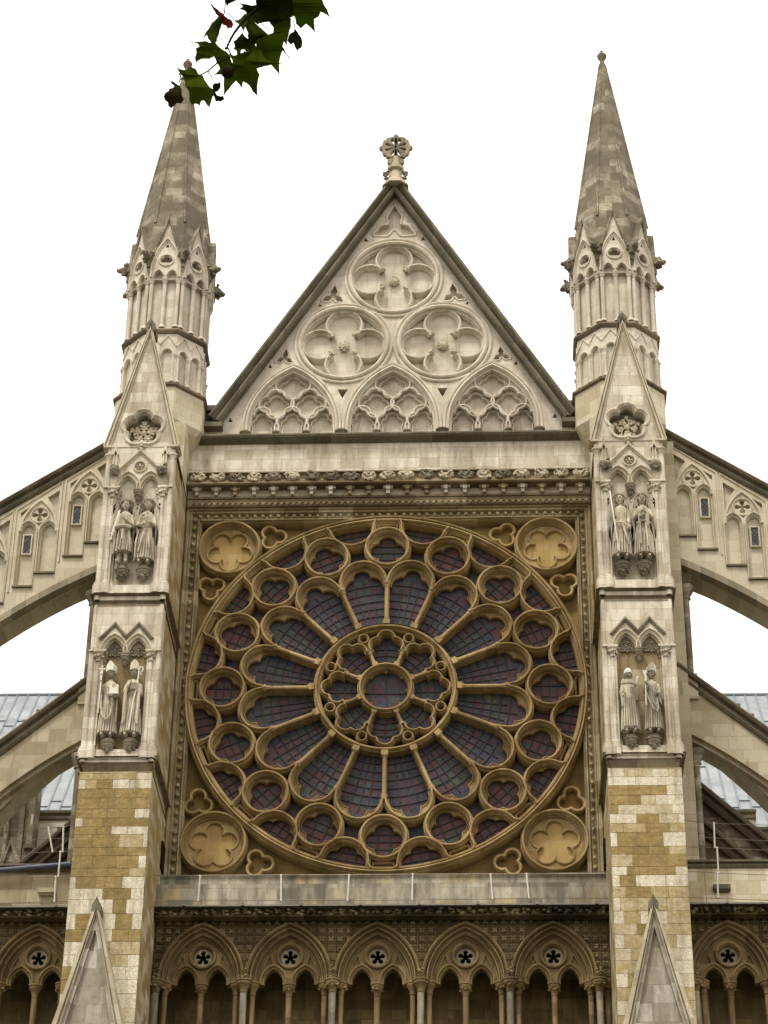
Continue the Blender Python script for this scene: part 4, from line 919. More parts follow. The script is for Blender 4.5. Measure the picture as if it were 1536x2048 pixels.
        mb.add([(-.10, -ra+.02, 12.25), (.10, -ra+.02, 12.25), (.06, -ra-.12, 12.68), (-.06, -ra-.12, 12.68), (-.09, -ra+.12, 12.7), (.09, -ra+.12, 12.7)], [(0, 1, 2, 3), (0, 3, 4), (1, 5, 2)])
        for q in (-.04, 0, .04): mb.tube([(q*.6, -ra-.01, 12.2), (q, -ra-.10, 12.66)], .018, 6)
        obj('carved_head', mb, 'carved_dark', T)
    mb = MB(); sa = lambda z: .955-.1385*(z-14.3)
    drum(mb, [(.98, 12.6)]+[(sa(z), z) for z in (14.12, 15, 16, 17, 18, 19, 20, 20.55)])
    for k in range(8):
        a = pi/8+k*pi/4; q = lambda z, o=0: (c.x+(sa(z)/math.cos(pi/8)+o)*math.sin(a), c.y-(sa(z)/math.cos(pi/8)+o)*math.cos(a), z)
        mb.tube([q(14.1), q(20.5, .0)], [.042, .018], 6)
    sp_ = obj('spire', mb, 'spire', T)
    mb = MB(); mb.lathe([(.085, 20.5), (.10, 20.52), (.10, 20.56), (.07, 20.62), (.07, 20.74), (.13, 20.84), (.14, 20.92), (.09, 21.0), (.035, 21.04), (.04, 21.1), (.01, 21.14)], (c.x, c.y, 0), 12); obj('finial', mb, 'dark', T)
    mb = MB(); mb.tube([(c.x-.05, c.y, 21.0), (c.x-.05, c.y, 21.38)], .006, 5); obj('lightning_rod', mb, 'iron', T)
    return T
M['base'] = stone('turret_base_stone', [(0, (.40, .34, .20)), (.3, (.50, .44, .30)), (1, (.60, .55, .42))], course=.34, length=.55, gr=(.6, .82), gamt=.45, grime=(.22, .18, .11), jdark=.3)
turret(-1, 'octagonal stone turret whose spire tip is crossed by overhanging leaves')
turret(1, 'octagonal stone turret whose whole spire and finial stand clear against the sky')
# ================================================================== flying buttresses
def circle3(a, b, c):
    ax, ay = a; bx, by = b; cx, cy = c; d = 2*(ax*(by-cy)+bx*(cy-ay)+cx*(ay-by))
    ux = ((ax*ax+ay*ay)*(by-cy)+(bx*bx+by*by)*(cy-ay)+(cx*cx+cy*cy)*(ay-by))/d
    uy = ((ax*ax+ay*ay)*(cx-bx)+(bx*bx+by*by)*(ax-cx)+(cx*cx+cy*cy)*(bx-ax))/d
    return ux, uy, math.hypot(ax-ux, ay-uy)
YF0, YF1 = .65, 1.75
def Wr(x, y, Y=YF0): return W(1300+x/4.4534, 840+y/4.4534, Y)
def Wl(x, y, Y=YF0): a, b = W(x/3.84, 1350+y/3.84, Y); return -a, b
def curve(pts, x0, x1, n=26):
    ux, uy, r = circle3(*pts); return [(x, uy+math.sqrt(max(0, r*r-(x-ux)**2))) for x in [x0+(x1-x0)*k/n for k in range(n+1)]]
M['flyer'] = stone('flyer_limestone', [(0, (.46, .405, .29)), (1, (.55, .495, .37))], course=.36, length=.6, gr=(.60, .82), gamt=.4, grime=(.24, .19, .12), jdark=.22, joint=.005)
def flyer(s, upper, label):
    T = thing('flying_buttress', (s*7.5, 1.2, 3.0 if upper else -1.5), label, 'buttress', None)
    P2 = lambda pts: [(s*x, z) for x, z in pts]
    sg = lambda pr: pr if s > 0 else [(-a, b) for a, b in pr]
    xE = 12.6
    if upper:
        band = [Wr(280, 1237), Wr(640, 1393), Wr(1051, 1612)]
        sof = [Wr(385, 1532, YF1), Wr(700, 1668, YF1), Wr(1051, 1857, YF1)]
        tl = lambda x: 7.86-.70*(x-7.25)
    else:
        band = [Wl(625, 452), Wl(300, 640), Wl(0, 850)]
        sof = [Wl(548, 690, YF1), Wl(230, 965, YF1), Wl(0, 1185, YF1)]
        tl = lambda x: .42-.88*(x-7.62)
    C1 = curve(band, 7.50, xE); C2 = curve(sof, 7.58, xE)
    C1b = [(x, z-.20) for x, z in C1]
    x0 = 7.49
    top = [(xE, tl(xE)), (x0, tl(x0))]
    mb = MB(); out = [(x0, C1[0][1])]+C1[1:]+top
    hl = []; mould = []; wins = []; deep = []
    if upper:
        for b in range(4):
            dx, dz = 1.24*b, -.905*b
            if 8.9+dx > xE: continue
            L1 = [(7.69+dx-.205, 4.70+dz), (7.69+dx-.205, 5.93+dz)]+pointed(7.69+dx, 5.95+dz, .205, .29, 9)[1:-1]+[(7.69+dx+.205, 5.93+dz), (7.69+dx+.205, 4.70+dz)]
            L2 = [(8.23+dx-.205, 4.29+dz), (8.23+dx-.205, 5.93+dz)]+pointed(8.23+dx, 5.95+dz, .205, .29, 9)[1:-1]+[(8.23+dx+.205, 5.93+dz), (8.23+dx+.205, 4.29+dz)]
            q = foil(7.96+dx, 6.47+dz, 4, .125, .075, 0, 48)
            q = star((7.96+dx, 6.47+dz), [(7.96+dx+.135*math.sin(k*pi/2), 6.47+dz+.135*math.cos(k*pi/2), .07) for k in range(4)], [[(7.96+dx-.03, 6.60+dz), (7.96+dx+.03, 6.60+dz), (7.96+dx+.03, 6.34+dz), (7.96+dx-.03, 6.34+dz)], [(7.82+dx, 6.50+dz), (8.10+dx, 6.50+dz), (8.10+dx, 6.44+dz), (7.82+dx, 6.44+dz)]], 64)
            t1 = [[(7.96+dx-.05, 6.22+dz), (7.96+dx+.05, 6.22+dz), (7.96+dx, 6.13+dz)], [(7.62+dx, 6.28+dz), (7.70+dx, 6.36+dz), (7.68+dx, 6.25+dz)], [(8.22+dx, 6.36+dz), (8.30+dx, 6.28+dz), (8.24+dx, 6.25+dz)]]
            c1 = [(7.50+dx, 6.35+dz), (7.50+dx, 7.25+dz), (7.80+dx, 7.02+dz), (7.62+dx, 6.72+dz)]
            c2 = [(8.36+dx, 6.66+dz), (8.22+dx, 6.74+dz), (8.40+dx, 6.55+dz)]
            c2 = [(8.20+dx, 6.76+dz), (8.48+dx, 6.55+dz), (8.46+dx, 6.40+dz)]
            hl += [L1, L2, q]+t1+[c1, c2]
            mould += [(L1, .0), (L2, .0)]
            arch = [(7.50+dx, 5.95+dz)]+pointed(7.96+dx, 5.97+dz, .46, .93, 12)+[(8.42+dx, 5.95+dz)]
            wins.append((8.235+dx, 5.595+dz))
            deep.append((dx, dz, arch))
    hl2 = []
    for h in hl:
        hl2.append(P2(h))
    mb.plate(P2(out), hl2, YF0, YF0+.15); obj('spandrel_wall', mb, 'flank' if not upper else 'flyer', T, smooth=False)
    mb = MB(); mb.plate(P2(out), [], YF0+.135, YF1, back=True); obj('wall_core', mb, 'flyer', T, smooth=False)
    for (L, _) in mould:
        mb = MB(); mb.sweep(P2(L), sg([(.06, YF0), (.055, YF0-.045), (.03, YF0-.055), (.01, YF0-.02), (-.01, YF0+.03), (-.03, YF0+.04), (-.035, YF0+.135)]), closed=False)
        obj('panel_moulding', mb, 'flyer', T); mb = MB(); mb.box(min(s*(L[0][0]-.06), s*(L[-1][0]+.06)), max(s*(L[0][0]-.06), s*(L[-1][0]+.06)), YF0-.07, YF0+.13, L[0][1]-.05, L[0][1]-.002); obj('panel_sill', mb, 'brown', T, smooth=False)
    for dx, dz, arch in deep:
        mb = MB(); mb.sweep(P2(arch), sg([(.05, YF0), (.045, YF0-.05), (.0, YF0-.06), (-.02, YF0-.03), (-.035, YF0)]), closed=False)
        mb.sweep(P2(circ(7.96+dx, 6.46+dz, .245, 28)), [(.03, YF0), (.025, YF0-.03), (-.0, YF0-.035), (-.02, YF0)])
        obj('panel_arch', mb, 'flyer', T)
        mb = MB(); mb.sweep(P2([(8.58+dx, 4.1+dz), (8.58+dx, 6.62+dz), (7.44+dx, 7.49+dz), (7.44+dx, 4.9+dz)][::-1]), sg([(.025, YF0), (.02, YF0-.035), (-.01, YF0-.035), (-.02, YF0)]), closed=False)
        obj('panel_frame', mb, 'flyer', T)
    for x, z in wins:
        mb = MB(); mb.box(min(s*(x-.085), s*(x+.085)), max(s*(x-.085), s*(x+.085)), YF0+.10, YF0+.14, z-.265, z+.265); mb.mi = [0]*len(mb.f); mb.cur = 1
        for q in range(-4, 5):
            for d in (-1, 1):
                zc = z+q*.12; a = (-.085, zc-d*.0-.085*d*1.4); b = (.085, zc+.085*d*1.4)
                if max(a[1], b[1]) > z+.27 or min(a[1], b[1]) < z-.27: continue
                mb.sweep([(s*x+a[0], a[1]), (s*x+b[0], b[1])], [(-.006, YF0+.10), (-.006, YF0+.085), (.006, YF0+.085), (.006, YF0+.10)], closed=False)
        wd = obj('leaded_window', mb, ['clear', 'iron'], T, smooth=False)
        mb = MB(); q = [(s*x-.10, z-.28), (s*x-.10, z+.28), (s*x+.10, z+.28), (s*x+.10, z-.28)]
        mb.sweep(q, [(.03, YF0+.14), (.03, YF0+.05), (.0, YF0+.045), (-.01, YF0+.07), (-.012, YF0+.12)]); obj('window_surround', mb, 'base', wd)
    # arch rings
    a1 = C1; a1b = C1b
    mb = MB(); mb.plate(P2(C1+C1b[::-1]), [], YF0-.035, YF0+.30); obj('outer_arch_ring', mb, 'ring' if upper else 'flank', T, smooth=False)
    if not upper:
        C1c = [(x, z-.12) for x, z in C1b]
        mb = MB(); mb.plate(P2(C1b+C1c[::-1]), [], YF0+.10, YF0+.3); obj('middle_arch_ring', mb, 'flank', T, smooth=False)
    mb = MB(); inn = [(7.48, C1b[0][1]+.05)]+[(x, z+.05) for x, z in C1b[1:]]; mb.plate(P2(inn+C2[::-1]), [], .95, YF1, back=True)
    mb.add([(s*a[0], YF0+.28, a[1]-.0) for a in C1b]+[(s*a[0], .96, a[1]-.02) for a in C1b], [(i, i+1, len(C1b)+i+1, len(C1b)+i) for i in range(len(C1b)-1)])
    obj('inner_arch_ring', mb, 'flank', T, smooth=False)
    # coping
    mb = MB(); mb.sweep(P2([(x0-.3, tl(x0-.3)), (xE, tl(xE))]), sg([(-.16, YF0+.05), (-.17, YF0-.06), (-.11, YF0-.11), (-.06, YF0-.06), (.0, YF0-.05), (.03, YF0-.16), (.09, YF0-.20), (.14, YF0-.16), (.20, YF0-.02), (.33, YF0+.45), (.33, YF1)]), closed=False, caps=True)
    obj('coping', mb, 'dark', T)
    if not upper:
        for xx in (8.70, 9.02):
            mb = MB(); mb.box(min(s*(xx-.05), s*(xx+.05)), max(s*(xx-.05), s*(xx+.05)), YF0-.1, YF0+.2, tl(xx)+.17, tl(xx)+.27); obj('coping_stud', mb, 'dark', T, smooth=False)
    return T
flyer(-1, True, 'upper left flying buttress with two leaded slits, springing from the left buttress')
flyer(1, True, 'upper right flying buttress with leaded slits, springing from the right buttress')
flyer(-1, False, 'plain lower left flying buttress curving in front of the lead roof')
flyer(1, False, 'plain lower right flying buttress curving in front of the lead roof')

# ================================================================== aisle walls either side
def aisle(s, label):
    T = thing('aisle_wall', (s*10, .5, GROUND), label, 'wall')
    xs = sorted((s*7.02, s*12.6))
    mb = MB(); mb.box(xs[0], xs[1], -.20, .9, -6.2, -5.0); obj('parapet_wall', mb, 'base' if s > 0 else 'parap', T)
    mb = MB(); mb.sweep([(xs[1], -4.98), (xs[0], -4.98)] , [(.21, .9), (.20, .25), (.12, .05), (.06, -.16), (.0, -.25), (-.06, -.27), (-.09, -.22), (-.11, -.30), (-.16, -.30), (-.20, -.20)], closed=False, caps=True); obj('parapet_coping', mb, 'dark', T)
    mb = MB(); c = s*7.90; mb.box(c-.20, c+.20, -.36, -.1, -5.58, -5.47); mb.box(c-.18, c+.18, -.30, -.1, -5.62, -5.58); obj('drip_stone', mb, 'dark' if s > 0 else 'parap', T, smooth=False)
    x0, x1 = xs
    lower_wall(T, x0, x1, top=-6.12, full=False)
    arcade(T, [s*7.93, s*9.945, s*11.96], x0, x1)
M['parap'] = stone('brown_parapet_stone', [(0, (.16, .11, .045)), (.4, (.27, .215, .125)), (1, (.38, .33, .22))], course=.36, length=.7, gr=(.5, .75), gamt=.5, grime=(.12, .09, .05))
aisle(-1, 'left aisle wall with its arcade arches, below the blue grey pipe')
aisle(1, 'right aisle wall with its arcade arches and stained drip stone')

def outer_pier(s, label):
    T = thing('outer_pier', (s*13.4, .8, GROUND), label, 'buttress')
    x0, x1 = sorted((s*12.58, s*14.3)); mb = MB(); mb.box(x0, x1, -1.6, 2.0, GROUND, 4.6); obj('pier', mb, 'amber', T, smooth=False)
    mb = MB(); mb.band([(x0, 2.0), (x0, -1.6), (x1, -1.6), (x1, 2.0)], [(0, 4.45), (-.08, 4.5), (-.09, 4.6), (.3, 4.75)]); obj('string_course', mb, 'brown', T)
    mb = MB(); mb.plate([(x0, 4.6), ((x0+x1)/2, 8.2), (x1, 4.6)], [], -1.6, 2.0, back=True); obj('gablet', mb, 'pale', T, smooth=False)
outer_pier(-1, 'outermost left pier that the left flying buttresses land on')
outer_pier(1, 'outermost right pier that the right flying buttresses land on')

# raking copings of the aisle roofs, behind the walls
def raking(s, two, label):
    T = thing('raking_wall', (s*8, 1.2, -5.0), label, 'wall')
    P2 = lambda pts: [(s*x, z) for x, z in pts]; sg = lambda pr: pr if s > 0 else [(-a, b) for a, b in pr]
    z0 = -2.28 if two else -3.15
    mb = MB(); mb.plate(P2([(7.5, -4.9), (7.5, z0), (12.6, z0-4.9), (12.6, -8.5), (7.5, -8.5)][:2]+[(12.6, z0-4.9), (12.6, -8.5), (7.5, -8.5)]), [], 1.1, 1.6, back=True); obj('rubble_wall', mb, 'rubble', T, smooth=False)
    for zz in ((z0, z0-.95) if two else (z0, z0-.42)):
        mb = MB(); mb.sweep(P2([(7.45, zz+.05), (12.6, zz-4.90)]), sg([(-.14, 1.15), (-.16, .95), (-.09, .88), (-.05, .95), (.02, .95), (.04, .82), (.10, .80), (.13, .90), (.22, 1.0), (.26, 1.6)]), closed=False, caps=True)
        obj('raking_coping', mb, 'dark2', T)
M['rubble'] = stone('sooty_rubble', [(0, (.09, .07, .04)), (.5, (.20, .16, .10)), (1, (.36, .31, .22))], course=.26, length=.4, gr=(.42, .66), gamt=.85, grime=(.03, .022, .015), streak=False, bump=.6)
M['dark2'] = stone('dark_raking_coping', [(0, (.075, .06, .04)), (1, (.12, .095, .065))], course=.6, length=.6, gr=(.5, .75), gamt=.5, grime=(.03, .025, .018), bump=.5)
raking(1, True, 'sooty raking wall descending to the right behind the right railing')
raking(-1, False, 'dark raking coping descending behind the left railing')

# parapet blocks seen against the lead roofs
def pblock(px0, px1, pz0, pz1, Y, label, mat, cap=.27):
    (x0, zt), (x1, zb) = W(px0, pz0, Y), W(px1, pz1, Y)
    T = thing('parapet_block', ((x0+x1)/2, Y+.6, zb), label, 'parapet')
    mb = MB(); mb.box(x0, x1, Y, Y+1.2, zb, zt-cap); obj('block_wall', mb, mat, T, smooth=False)
    mb = MB(); mb.band([(x0, Y+1.2), (x0, Y), (x1, Y), (x1, Y+1.2)], [(0, zt-cap-.03), (-.05, zt-cap), (-.05, zt-cap*.7), (-.02, zt-cap*.66), (-.02, zt-cap*.42), (-.06, zt-cap*.36), (-.07, zt-.04), (-.06, zt), (.3, zt+.03)]); mb.box(x0, x1, Y, Y+1.2, zt-.03, zt); obj('block_cornice', mb, 'dark', T, smooth=False)
pblock(50, 132, 1622, 1790, 9, 'pale block with dark cornice behind the left railing', 'white_stone')
pblock(120, 175, 1655, 1790, 8, 'small dark topped block at the foot of the left lead roof', 'rubble')
pblock(1440, 1515, 1620, 1720, 9, 'smaller stained block under the right lead roof', 'base')
pblock(1516, 1580, 1655, 1790, 8, 'dark topped block at the right edge under the lead roof', 'base')
# dark pinnacle at the left edge
PN = thing('pinnacle', (-11, 7, -5), 'grimy tapering pinnacle with pale angle ribs at the far left edge', 'pinnacle')
a = W(62, 1600, 7); b_ = W(-70, 1600, 7)
x1_, x0_ = a[0], b_[0]; zt, zb = W(0, 1500, 7)[1], -5.6
mb = MB(); mb.box(x0_, x1_, 7, 8.4, zb, zt); obj('pinnacle_body', mb, 'rubble', PN, smooth=False)
for px in (62, 44, 12):
    mb = MB(); x, _ = W(px, 1640, 7)
    if px == 12: mb.tube([(W(-4, 1750, 6.9)[0], 6.95, zb), (W(22, 1600, 6.9)[0], 6.95, zt)], .07, 6)
    else: mb.box(x-.07, x+.07, 6.93, 7.05, zb, zt)
    obj('angle_rib', mb, 'spire', PN, smooth=False)
mb = MB(); A_, B_, C_ = W(-3, 1745, 6.7), W(22, 1684, 6.7), W(39, 1742, 6.7)
mb.plate([A_, B_, C_], [], 6.75, 7.0); mb.sweep([A_, B_, C_], [(-.04, 6.76), (-.04, 6.66), (.05, 6.64), (.08, 6.7), (.08, 7.0)], closed=False); obj('gablet', mb, 'spire', PN, smooth=False)
mb = MB(); x, z = W(57, 1695, 7); mb.box(x-.10, x+.14, 6.8, 7.05, z-.1, z+.02); obj('drip_ledge', mb, 'dark', PN, smooth=False)

# ================================================================== lead roofs of the main vessel
def roof(s, label):
    T = thing('lead_roof', (s*18, 20, 4), label, 'roof')
    Yr, Ye = 24., 15.
    zr = W(60 if s < 0 else 1470, 1391, Yr)[1]; ze = W(60 if s < 0 else 1470, 1745, Ye)[1]
    x0, x1 = (s*9.0, s*30.0); nx = 54
    st = (x1-x0)/nx
    mb = MB(); mb.add([(x0, Yr, zr), (x1, Yr, zr), (x1, Ye, ze), (x0, Ye, ze), (x0, Yr, -10), (x1, Yr, -10), (x1, Ye, -10), (x0, Ye, -10)], [(0, 1, 2, 3), (3, 2, 6, 7), (0, 3, 7, 4), (1, 5, 6, 2), (0, 4, 5, 1)]); obj('lead_covering', mb, 'lead', T, smooth=False)
    d = Vector((0, Ye-Yr, ze-zr)); nrm = Vector((0, -(zr-ze), (Yr-Ye))).normalized()
    nrm = Vector((0, -(zr-ze), Yr-Ye)).normalized()
    mb = MB(); rr = random.Random(4)
    for i in range(nx+1):
        x = x0+st*i; a = Vector((x, Yr, zr))+nrm*.01; b = Vector((x, Ye, ze))+nrm*.01
        mb.tube([a, b], .035, 6)
    obj('standing_seams', mb, 'lead_seam', T)
    mb = MB()
    for i in range(nx):
        for k in range(5):
            t = .17+k*.23+(.035 if i % 2 else 0)+rr.uniform(-.01, .01)
            if t > .98: continue
            p = Vector((x0+st*(i+.5), Yr, zr))+d*t; h = abs(st)*.5
            q = p+d.normalized()*.05
            mb.add([(p.x-h, p.y+nrm.y*.01, p.z+nrm.z*.01), (p.x+h, p.y+nrm.y*.01, p.z+nrm.z*.01), (q.x+h, q.y+nrm.y*.045, q.z+nrm.z*.045), (q.x-h, q.y+nrm.y*.045, q.z+nrm.z*.045), (q.x+h, q.y, q.z), (q.x-h, q.y, q.z)], [(0, 1, 2, 3), (3, 2, 4, 5)])
    obj('lap_joints', mb, 'lead_seam', T, smooth=False)
    mb = MB(); mb.tube([(x0, Yr, zr+.03), (x1, Yr, zr+.03)], .07, 8); obj('ridge_roll', mb, 'lead_seam', T)
roof(-1, 'sloping lead roof with standing seams seen through the left flying buttress')
roof(1, 'sloping lead roof with standing seams seen through the right flying buttress')

# ================================================================== pipe, rails and wires
PI_ = thing('drain_pipe', (-8.3, 0, -4.8), 'blue grey pipe lying along the left parapet', 'pipe')
a, b = W(-80, 1747, -.38), W(141, 1728, -.38)
mb = MB(); mb.tube([(a[0], -.38, a[1]), (b[0], -.38, b[1])], .06, 12); obj('pipe', mb, 'pipe', PI_)
mb = MB(); c = W(57, 1735, -.38); mb.tube([(c[0]-.05, -.38, c[1]-.005), (c[0]+.05, -.38, c[1]+.005)], .072, 12); obj('pipe_collar', mb, 'pipe', PI_)
def rail(label, Y, posts, wires, loc):
    T = thing('safety_rail', loc, label, 'railing')
    for (xa, ya, xb, yb) in posts:
        a, b = W(xa, ya, Y), W(xb, yb, Y); mb = MB(); mb.tube([(a[0], Y, a[1]), (b[0], Y, b[1])], .021, 8); mb.blob((a[0], Y, a[1]), .035, 1, .1, 1); mb.blob((b[0], Y, b[1]), .03, 1, .1, 1); obj('post', mb, 'rail', T)
    for ws in wires:
        mb = MB(); P = [W(x, y, Y+.03) for x, y in ws]; mb.tube([(p[0], Y+.03, p[1]) for p in P], .0075, 5); obj('wire', mb, 'wire', T)
rail('row of thin pale posts and wires along the ledge under the wheel window', -.92,
     [(400, 1752, 396, 1801), (562, 1751, 562, 1801), (698, 1751, 695, 1801), (825.5, 1749, 824, 1799), (981, 1749, 985, 1797), (1053, 1748, 1058, 1796)],
     [[(303, 1751), (400, 1751.5), (562, 1750.5), (698, 1750), (825, 1749), (981, 1748), (1053, 1747.5), (1218, 1743)], [(303, 1804), (396, 1802), (562, 1801), (695, 1801), (824, 1800), (985, 1798), (1058, 1797), (1218, 1797)]], (0, -.92, -6.05))
rail('slanting posts and wires above the left aisle wall', -.9,
     [(97, 1656, 105, 1703), (127, 1654, 125.5, 1703), (121, 1704, 116.5, 1753), (111.5, 1754, 109, 1803)],
     [[(-60, 1665), (0, 1661), (97, 1656), (127, 1653.5), (146, 1649)], [(-60, 1686), (0, 1683), (137, 1676)], [(-60, 1710), (0, 1708.5), (105, 1703.5), (142, 1702)], [(-60, 1758), (0, 1756.5), (111, 1753.5), (140, 1752)], [(-60, 1808), (109, 1803.5), (138, 1803)], [(124, 1687), (121, 1704), (117, 1750), (112, 1803)]], (-8.3, -.9, -6.05))
zr_ = lambda x, y: (1180+x/4.096, 1350+y/4.096)
rail('upright posts and wires above the right aisle wall', -.9,
     [zr_(1015, 1215)+zr_(1022, 1412), zr_(1041, 1416)+zr_(1051, 1620), zr_(1043, 1626)+zr_(1049, 1822)],
     [[zr_(770, 1190), zr_(1015, 1215), zr_(1458, 1230), zr_(1700, 1235)], [zr_(940, 1330), zr_(1458, 1360), zr_(1700, 1370)], [zr_(785, 1407), zr_(1040, 1415), zr_(1458, 1435), zr_(1700, 1443)], [zr_(797, 1607), zr_(1045, 1622), zr_(1458, 1640), zr_(1700, 1648)], [zr_(812, 1822), zr_(1049, 1830), zr_(1458, 1846), zr_(1700, 1852)], [zr_(925, 1350), zr_(935, 1600), zr_(957, 1875)]], (8.3, -.9, -6.05))
HD = thing('grab_handle', (8.3, -.2, -4.9), 'small pale loop handle on the right parapet coping', 'handle')
h = [W(*zr_(x, y), -.25) for x, y in ((1240, 1535), (1243, 1520), (1262, 1516), (1284, 1520), (1290, 1535))]
mb = MB(); mb.tube([(p[0], -.25, p[1]) for p in h], .014, 6); obj('loop', mb, 'rail', HD)

# ================================================================== ground
mb = MB(); mb.add([(-900, -900, GROUND), (900, -900, GROUND), (900, 900, GROUND), (-900, 900, GROUND)], [(0, 1, 2, 3)])
M['lawn'] = plain('lawn', (.05, .065, .02), (.09, .10, .035), .8, .95)
M['paving'] = stone('york_paving', [(0, (.07, .065, .055)), (1, (.11, .10, .08))], joint=0, jdark=0)
g = obj('ground', mb, 'lawn'); g['kind'] = 'structure'
mb = MB(); mb.box(-80, 80, -120, -1, GROUND-.1, GROUND+.06); g = obj('path', mb, 'paving'); g['kind'] = 'structure'
# ================================================================== statues
SQX = [0, 1.]
def sobj(name, mb, mat, par, **k):
    mb.v = [(SQX[0]+(v[0]-SQX[0])*SQX[1], v[1], v[2]) for v in mb.v]
    return obj(name, mb, mat, par, **k)
def statue(x, zbase, H, spec, label, name='statue'):
    """draped standing figure in the round, standing on its corbel, facing the viewer"""
    Y = -2.70; SQX[:] = [x, .88]; T = thing(name, (x, Y, zbase), label, 'statue', 'statues standing in the buttress niches')
    mb = MB(); rr = random.Random(spec['seed']); n = 56
    lean = spec.get('lean', 0); ph = rr.random()*6; fl = spec.get('folds', 9); skirt = spec.get('hem', .03)
    prof = [(skirt, .128, .105, .17), (skirt+.015, .132, .11, .17), (skirt+.05, .128, .108, .16), (max(.20, skirt+.1), .124, .106, .16), (max(.32, skirt+.14), .120, .104, .14), (.42, .118, .102, .12), (.50, .114, .098, .08), (.565, .106, .090, .05), (.62, .118, .094, .05), (.69, .130, .098, .04), (.745, .133, .095, .02), (.785, .118, .085, .0), (.812, .085, .066, 0), (.825, .045, .046, 0), (.86, .038, .040, 0), (.88, .038, .04, 0)]
    wk = spec.get('w', 1.)
    vs = []
    for (t, rx, ry, am) in prof:
        for k in range(n):
            a = 2*pi*k/n; r = 1+1.5*am*(.6*math.sin(fl*a+ph+t*1.5)+.4*math.sin((fl*1.7//1)*a+ph*2+t*2.5)+.25*math.sin(3*a+t*6+ph))
            r *= 1 if math.cos(a) > -.3 else .9
            vs.append((x+(rx*.84*wk*r*math.sin(a)+lean*t)*H, Y-ry*.9*wk*r*math.cos(a)*H+.0, zbase+t*H))
    m = len(prof); fs = [(i*n+k, i*n+(k+1) % n, (i+1)*n+(k+1) % n, (i+1)*n+k) for i in range(m-1) for k in range(n)]+[tuple(range(n))[::-1]]
    mb.add(vs, fs)
    cx = x+lean*H*.9
    # legs and feet under the hem
    for q in (-1, 1):
        mb.tube([(x+q*.055*H, Y-.01, zbase+.01*H), (x+q*.05*H, Y, zbase+.12*H), (x+q*.045*H, Y, zbase+.30*H)], [.028*H, .034*H, .045*H], 8)
        mb.tube([(x+q*.055*H, Y+.0, zbase+.018*H), (x+q*.064*H, Y-.06*H, zbase+.016*H), (x+q*.07*H, Y-.105*H, zbase+.012*H)], [.028*H, .026*H, .016*H], 8)
    # hem ripples
    for k in range(13):
        a = -1.7+k*.28; mb.tube([(x+.15*wk*H*math.sin(a), Y-.115*wk*H*math.cos(a), zbase+(skirt+.0)*H), (x+.14*wk*H*math.sin(a+.05), Y-.108*wk*H*math.cos(a), zbase+(.16+.05*(k % 3))*H), (x+.125*wk*H*math.sin(a+.1), Y-.098*wk*H*math.cos(a), zbase+.40*H)], [.013*H, .012*H, .006*H], 5)
    # mantle folds
    for d in spec.get('drape', []):
        mb.tube([(x+a*H, Y-b*H, zbase+c*H) for a, b, c in d], [.012*H, .019*H, .014*H][:len(d)] if len(d) <= 3 else [.016*H]*len(d), 6)
    # arms: shoulder, elbow, hand
    for q, (e, h) in zip((-1, 1), spec['arms']):
        e = (e[0]*.78, e[1], e[2]); sh = Vector((cx+q*.092*H-lean*.15*H, Y, zbase+.765*H)); el = Vector((x+e[0]*H, Y-e[1]*H, zbase+e[2]*H)); ha = Vector((x+h[0]*H, Y-h[1]*H, zbase+h[2]*H))
        mb.tube([sh, sh.lerp(el, .5), el, el.lerp(ha, .5), el.lerp(ha, .85)], [.036*H, .038*H, .036*H, .031*H, .029*H if not spec.get('wide') else .044*H], 10)
        mb.tube([el.lerp(ha, .8), ha], [.020*H, .018*H], 8)
        if spec.get('wide'):
            p = el.lerp(ha, .75); mb.tube([p, p+Vector((0, .0, -.10*H)), p+Vector((q*.01*H, .01, -.20*H))], [.045*H, .034*H, .018*H], 8)
        dr = (ha-el).normalized(); mb.blob(ha+dr*.02*H, (.022*H, .016*H, .024*H), 1, .1, 1)
        sd_ = dr.cross(Vector((0, -1, 0))).normalized() if abs(dr.y) < .95 else Vector((1, 0, 0))
        for f in range(4):
            r0 = ha+dr*.035*H+sd_*(f-1.5)*.010*H; L_ = (.026, .030, .028, .021)[f]*H
            mb.tube([r0, r0+dr*L_*.5+Vector((0, -.004*H, 0)), r0+dr*L_*.8+Vector((0, .006*H, -.004*H))], [.0058*H, .0054*H, .004*H], 5)
        r0 = ha+sd_*.018*H; mb.tube([r0, r0+dr*.015*H+sd_*.010*H, r0+dr*.028*H+sd_*.008*H+Vector((0, -.006*H, 0))], [.0065*H, .006*H, .0045*H], 5)
    body = sobj('body', mb, 'statue', T, angle=60)
    # head: looks down towards the street
    mb = MB(); tz = zbase+.925*H; tx = cx+spec.get('hx', 0)*H; hy = Y-.018*H; yw = spec.get('turn', 0)
    bm = bmesh.new(); bmesh.ops.create_icosphere(bm, subdivisions=4, radius=1)
    hv = []
    for v in bm.verts:
        p = v.co.copy()
        f = max(0, -p.y)
        # face relief: eye hollows at mid height, brow, nose, mouth, chin
        d = 0
        for ex in (-.36, .36): d -= .42*math.exp(-((p.x-ex)**2/.05+(p.z-.03)**2/.03))*(f > .3)
        d += .34*math.exp(-((p.x)**2/.012+(p.z+.16)**2/.035))*(f > .3)
        d -= .26*math.exp(-((p.x)**2/.06+(p.z+.50)**2/.008))*(f > .3)
        d += .10*math.exp(-((p.x)**2/.06+(p.z+.78)**2/.03))*(f > .1)
        q = Vector((p.x*.056*(1-.22*max(0, -p.z)), p.y*.068, p.z*.082))*H
        q.y -= d*.068*H
        cq, sq = math.cos(yw), math.sin(yw); q = Vector((q.x*cq-q.y*sq, q.x*sq+q.y*cq, q.z))
        hv.append((tx+q.x, hy+q.y, tz+q.z))
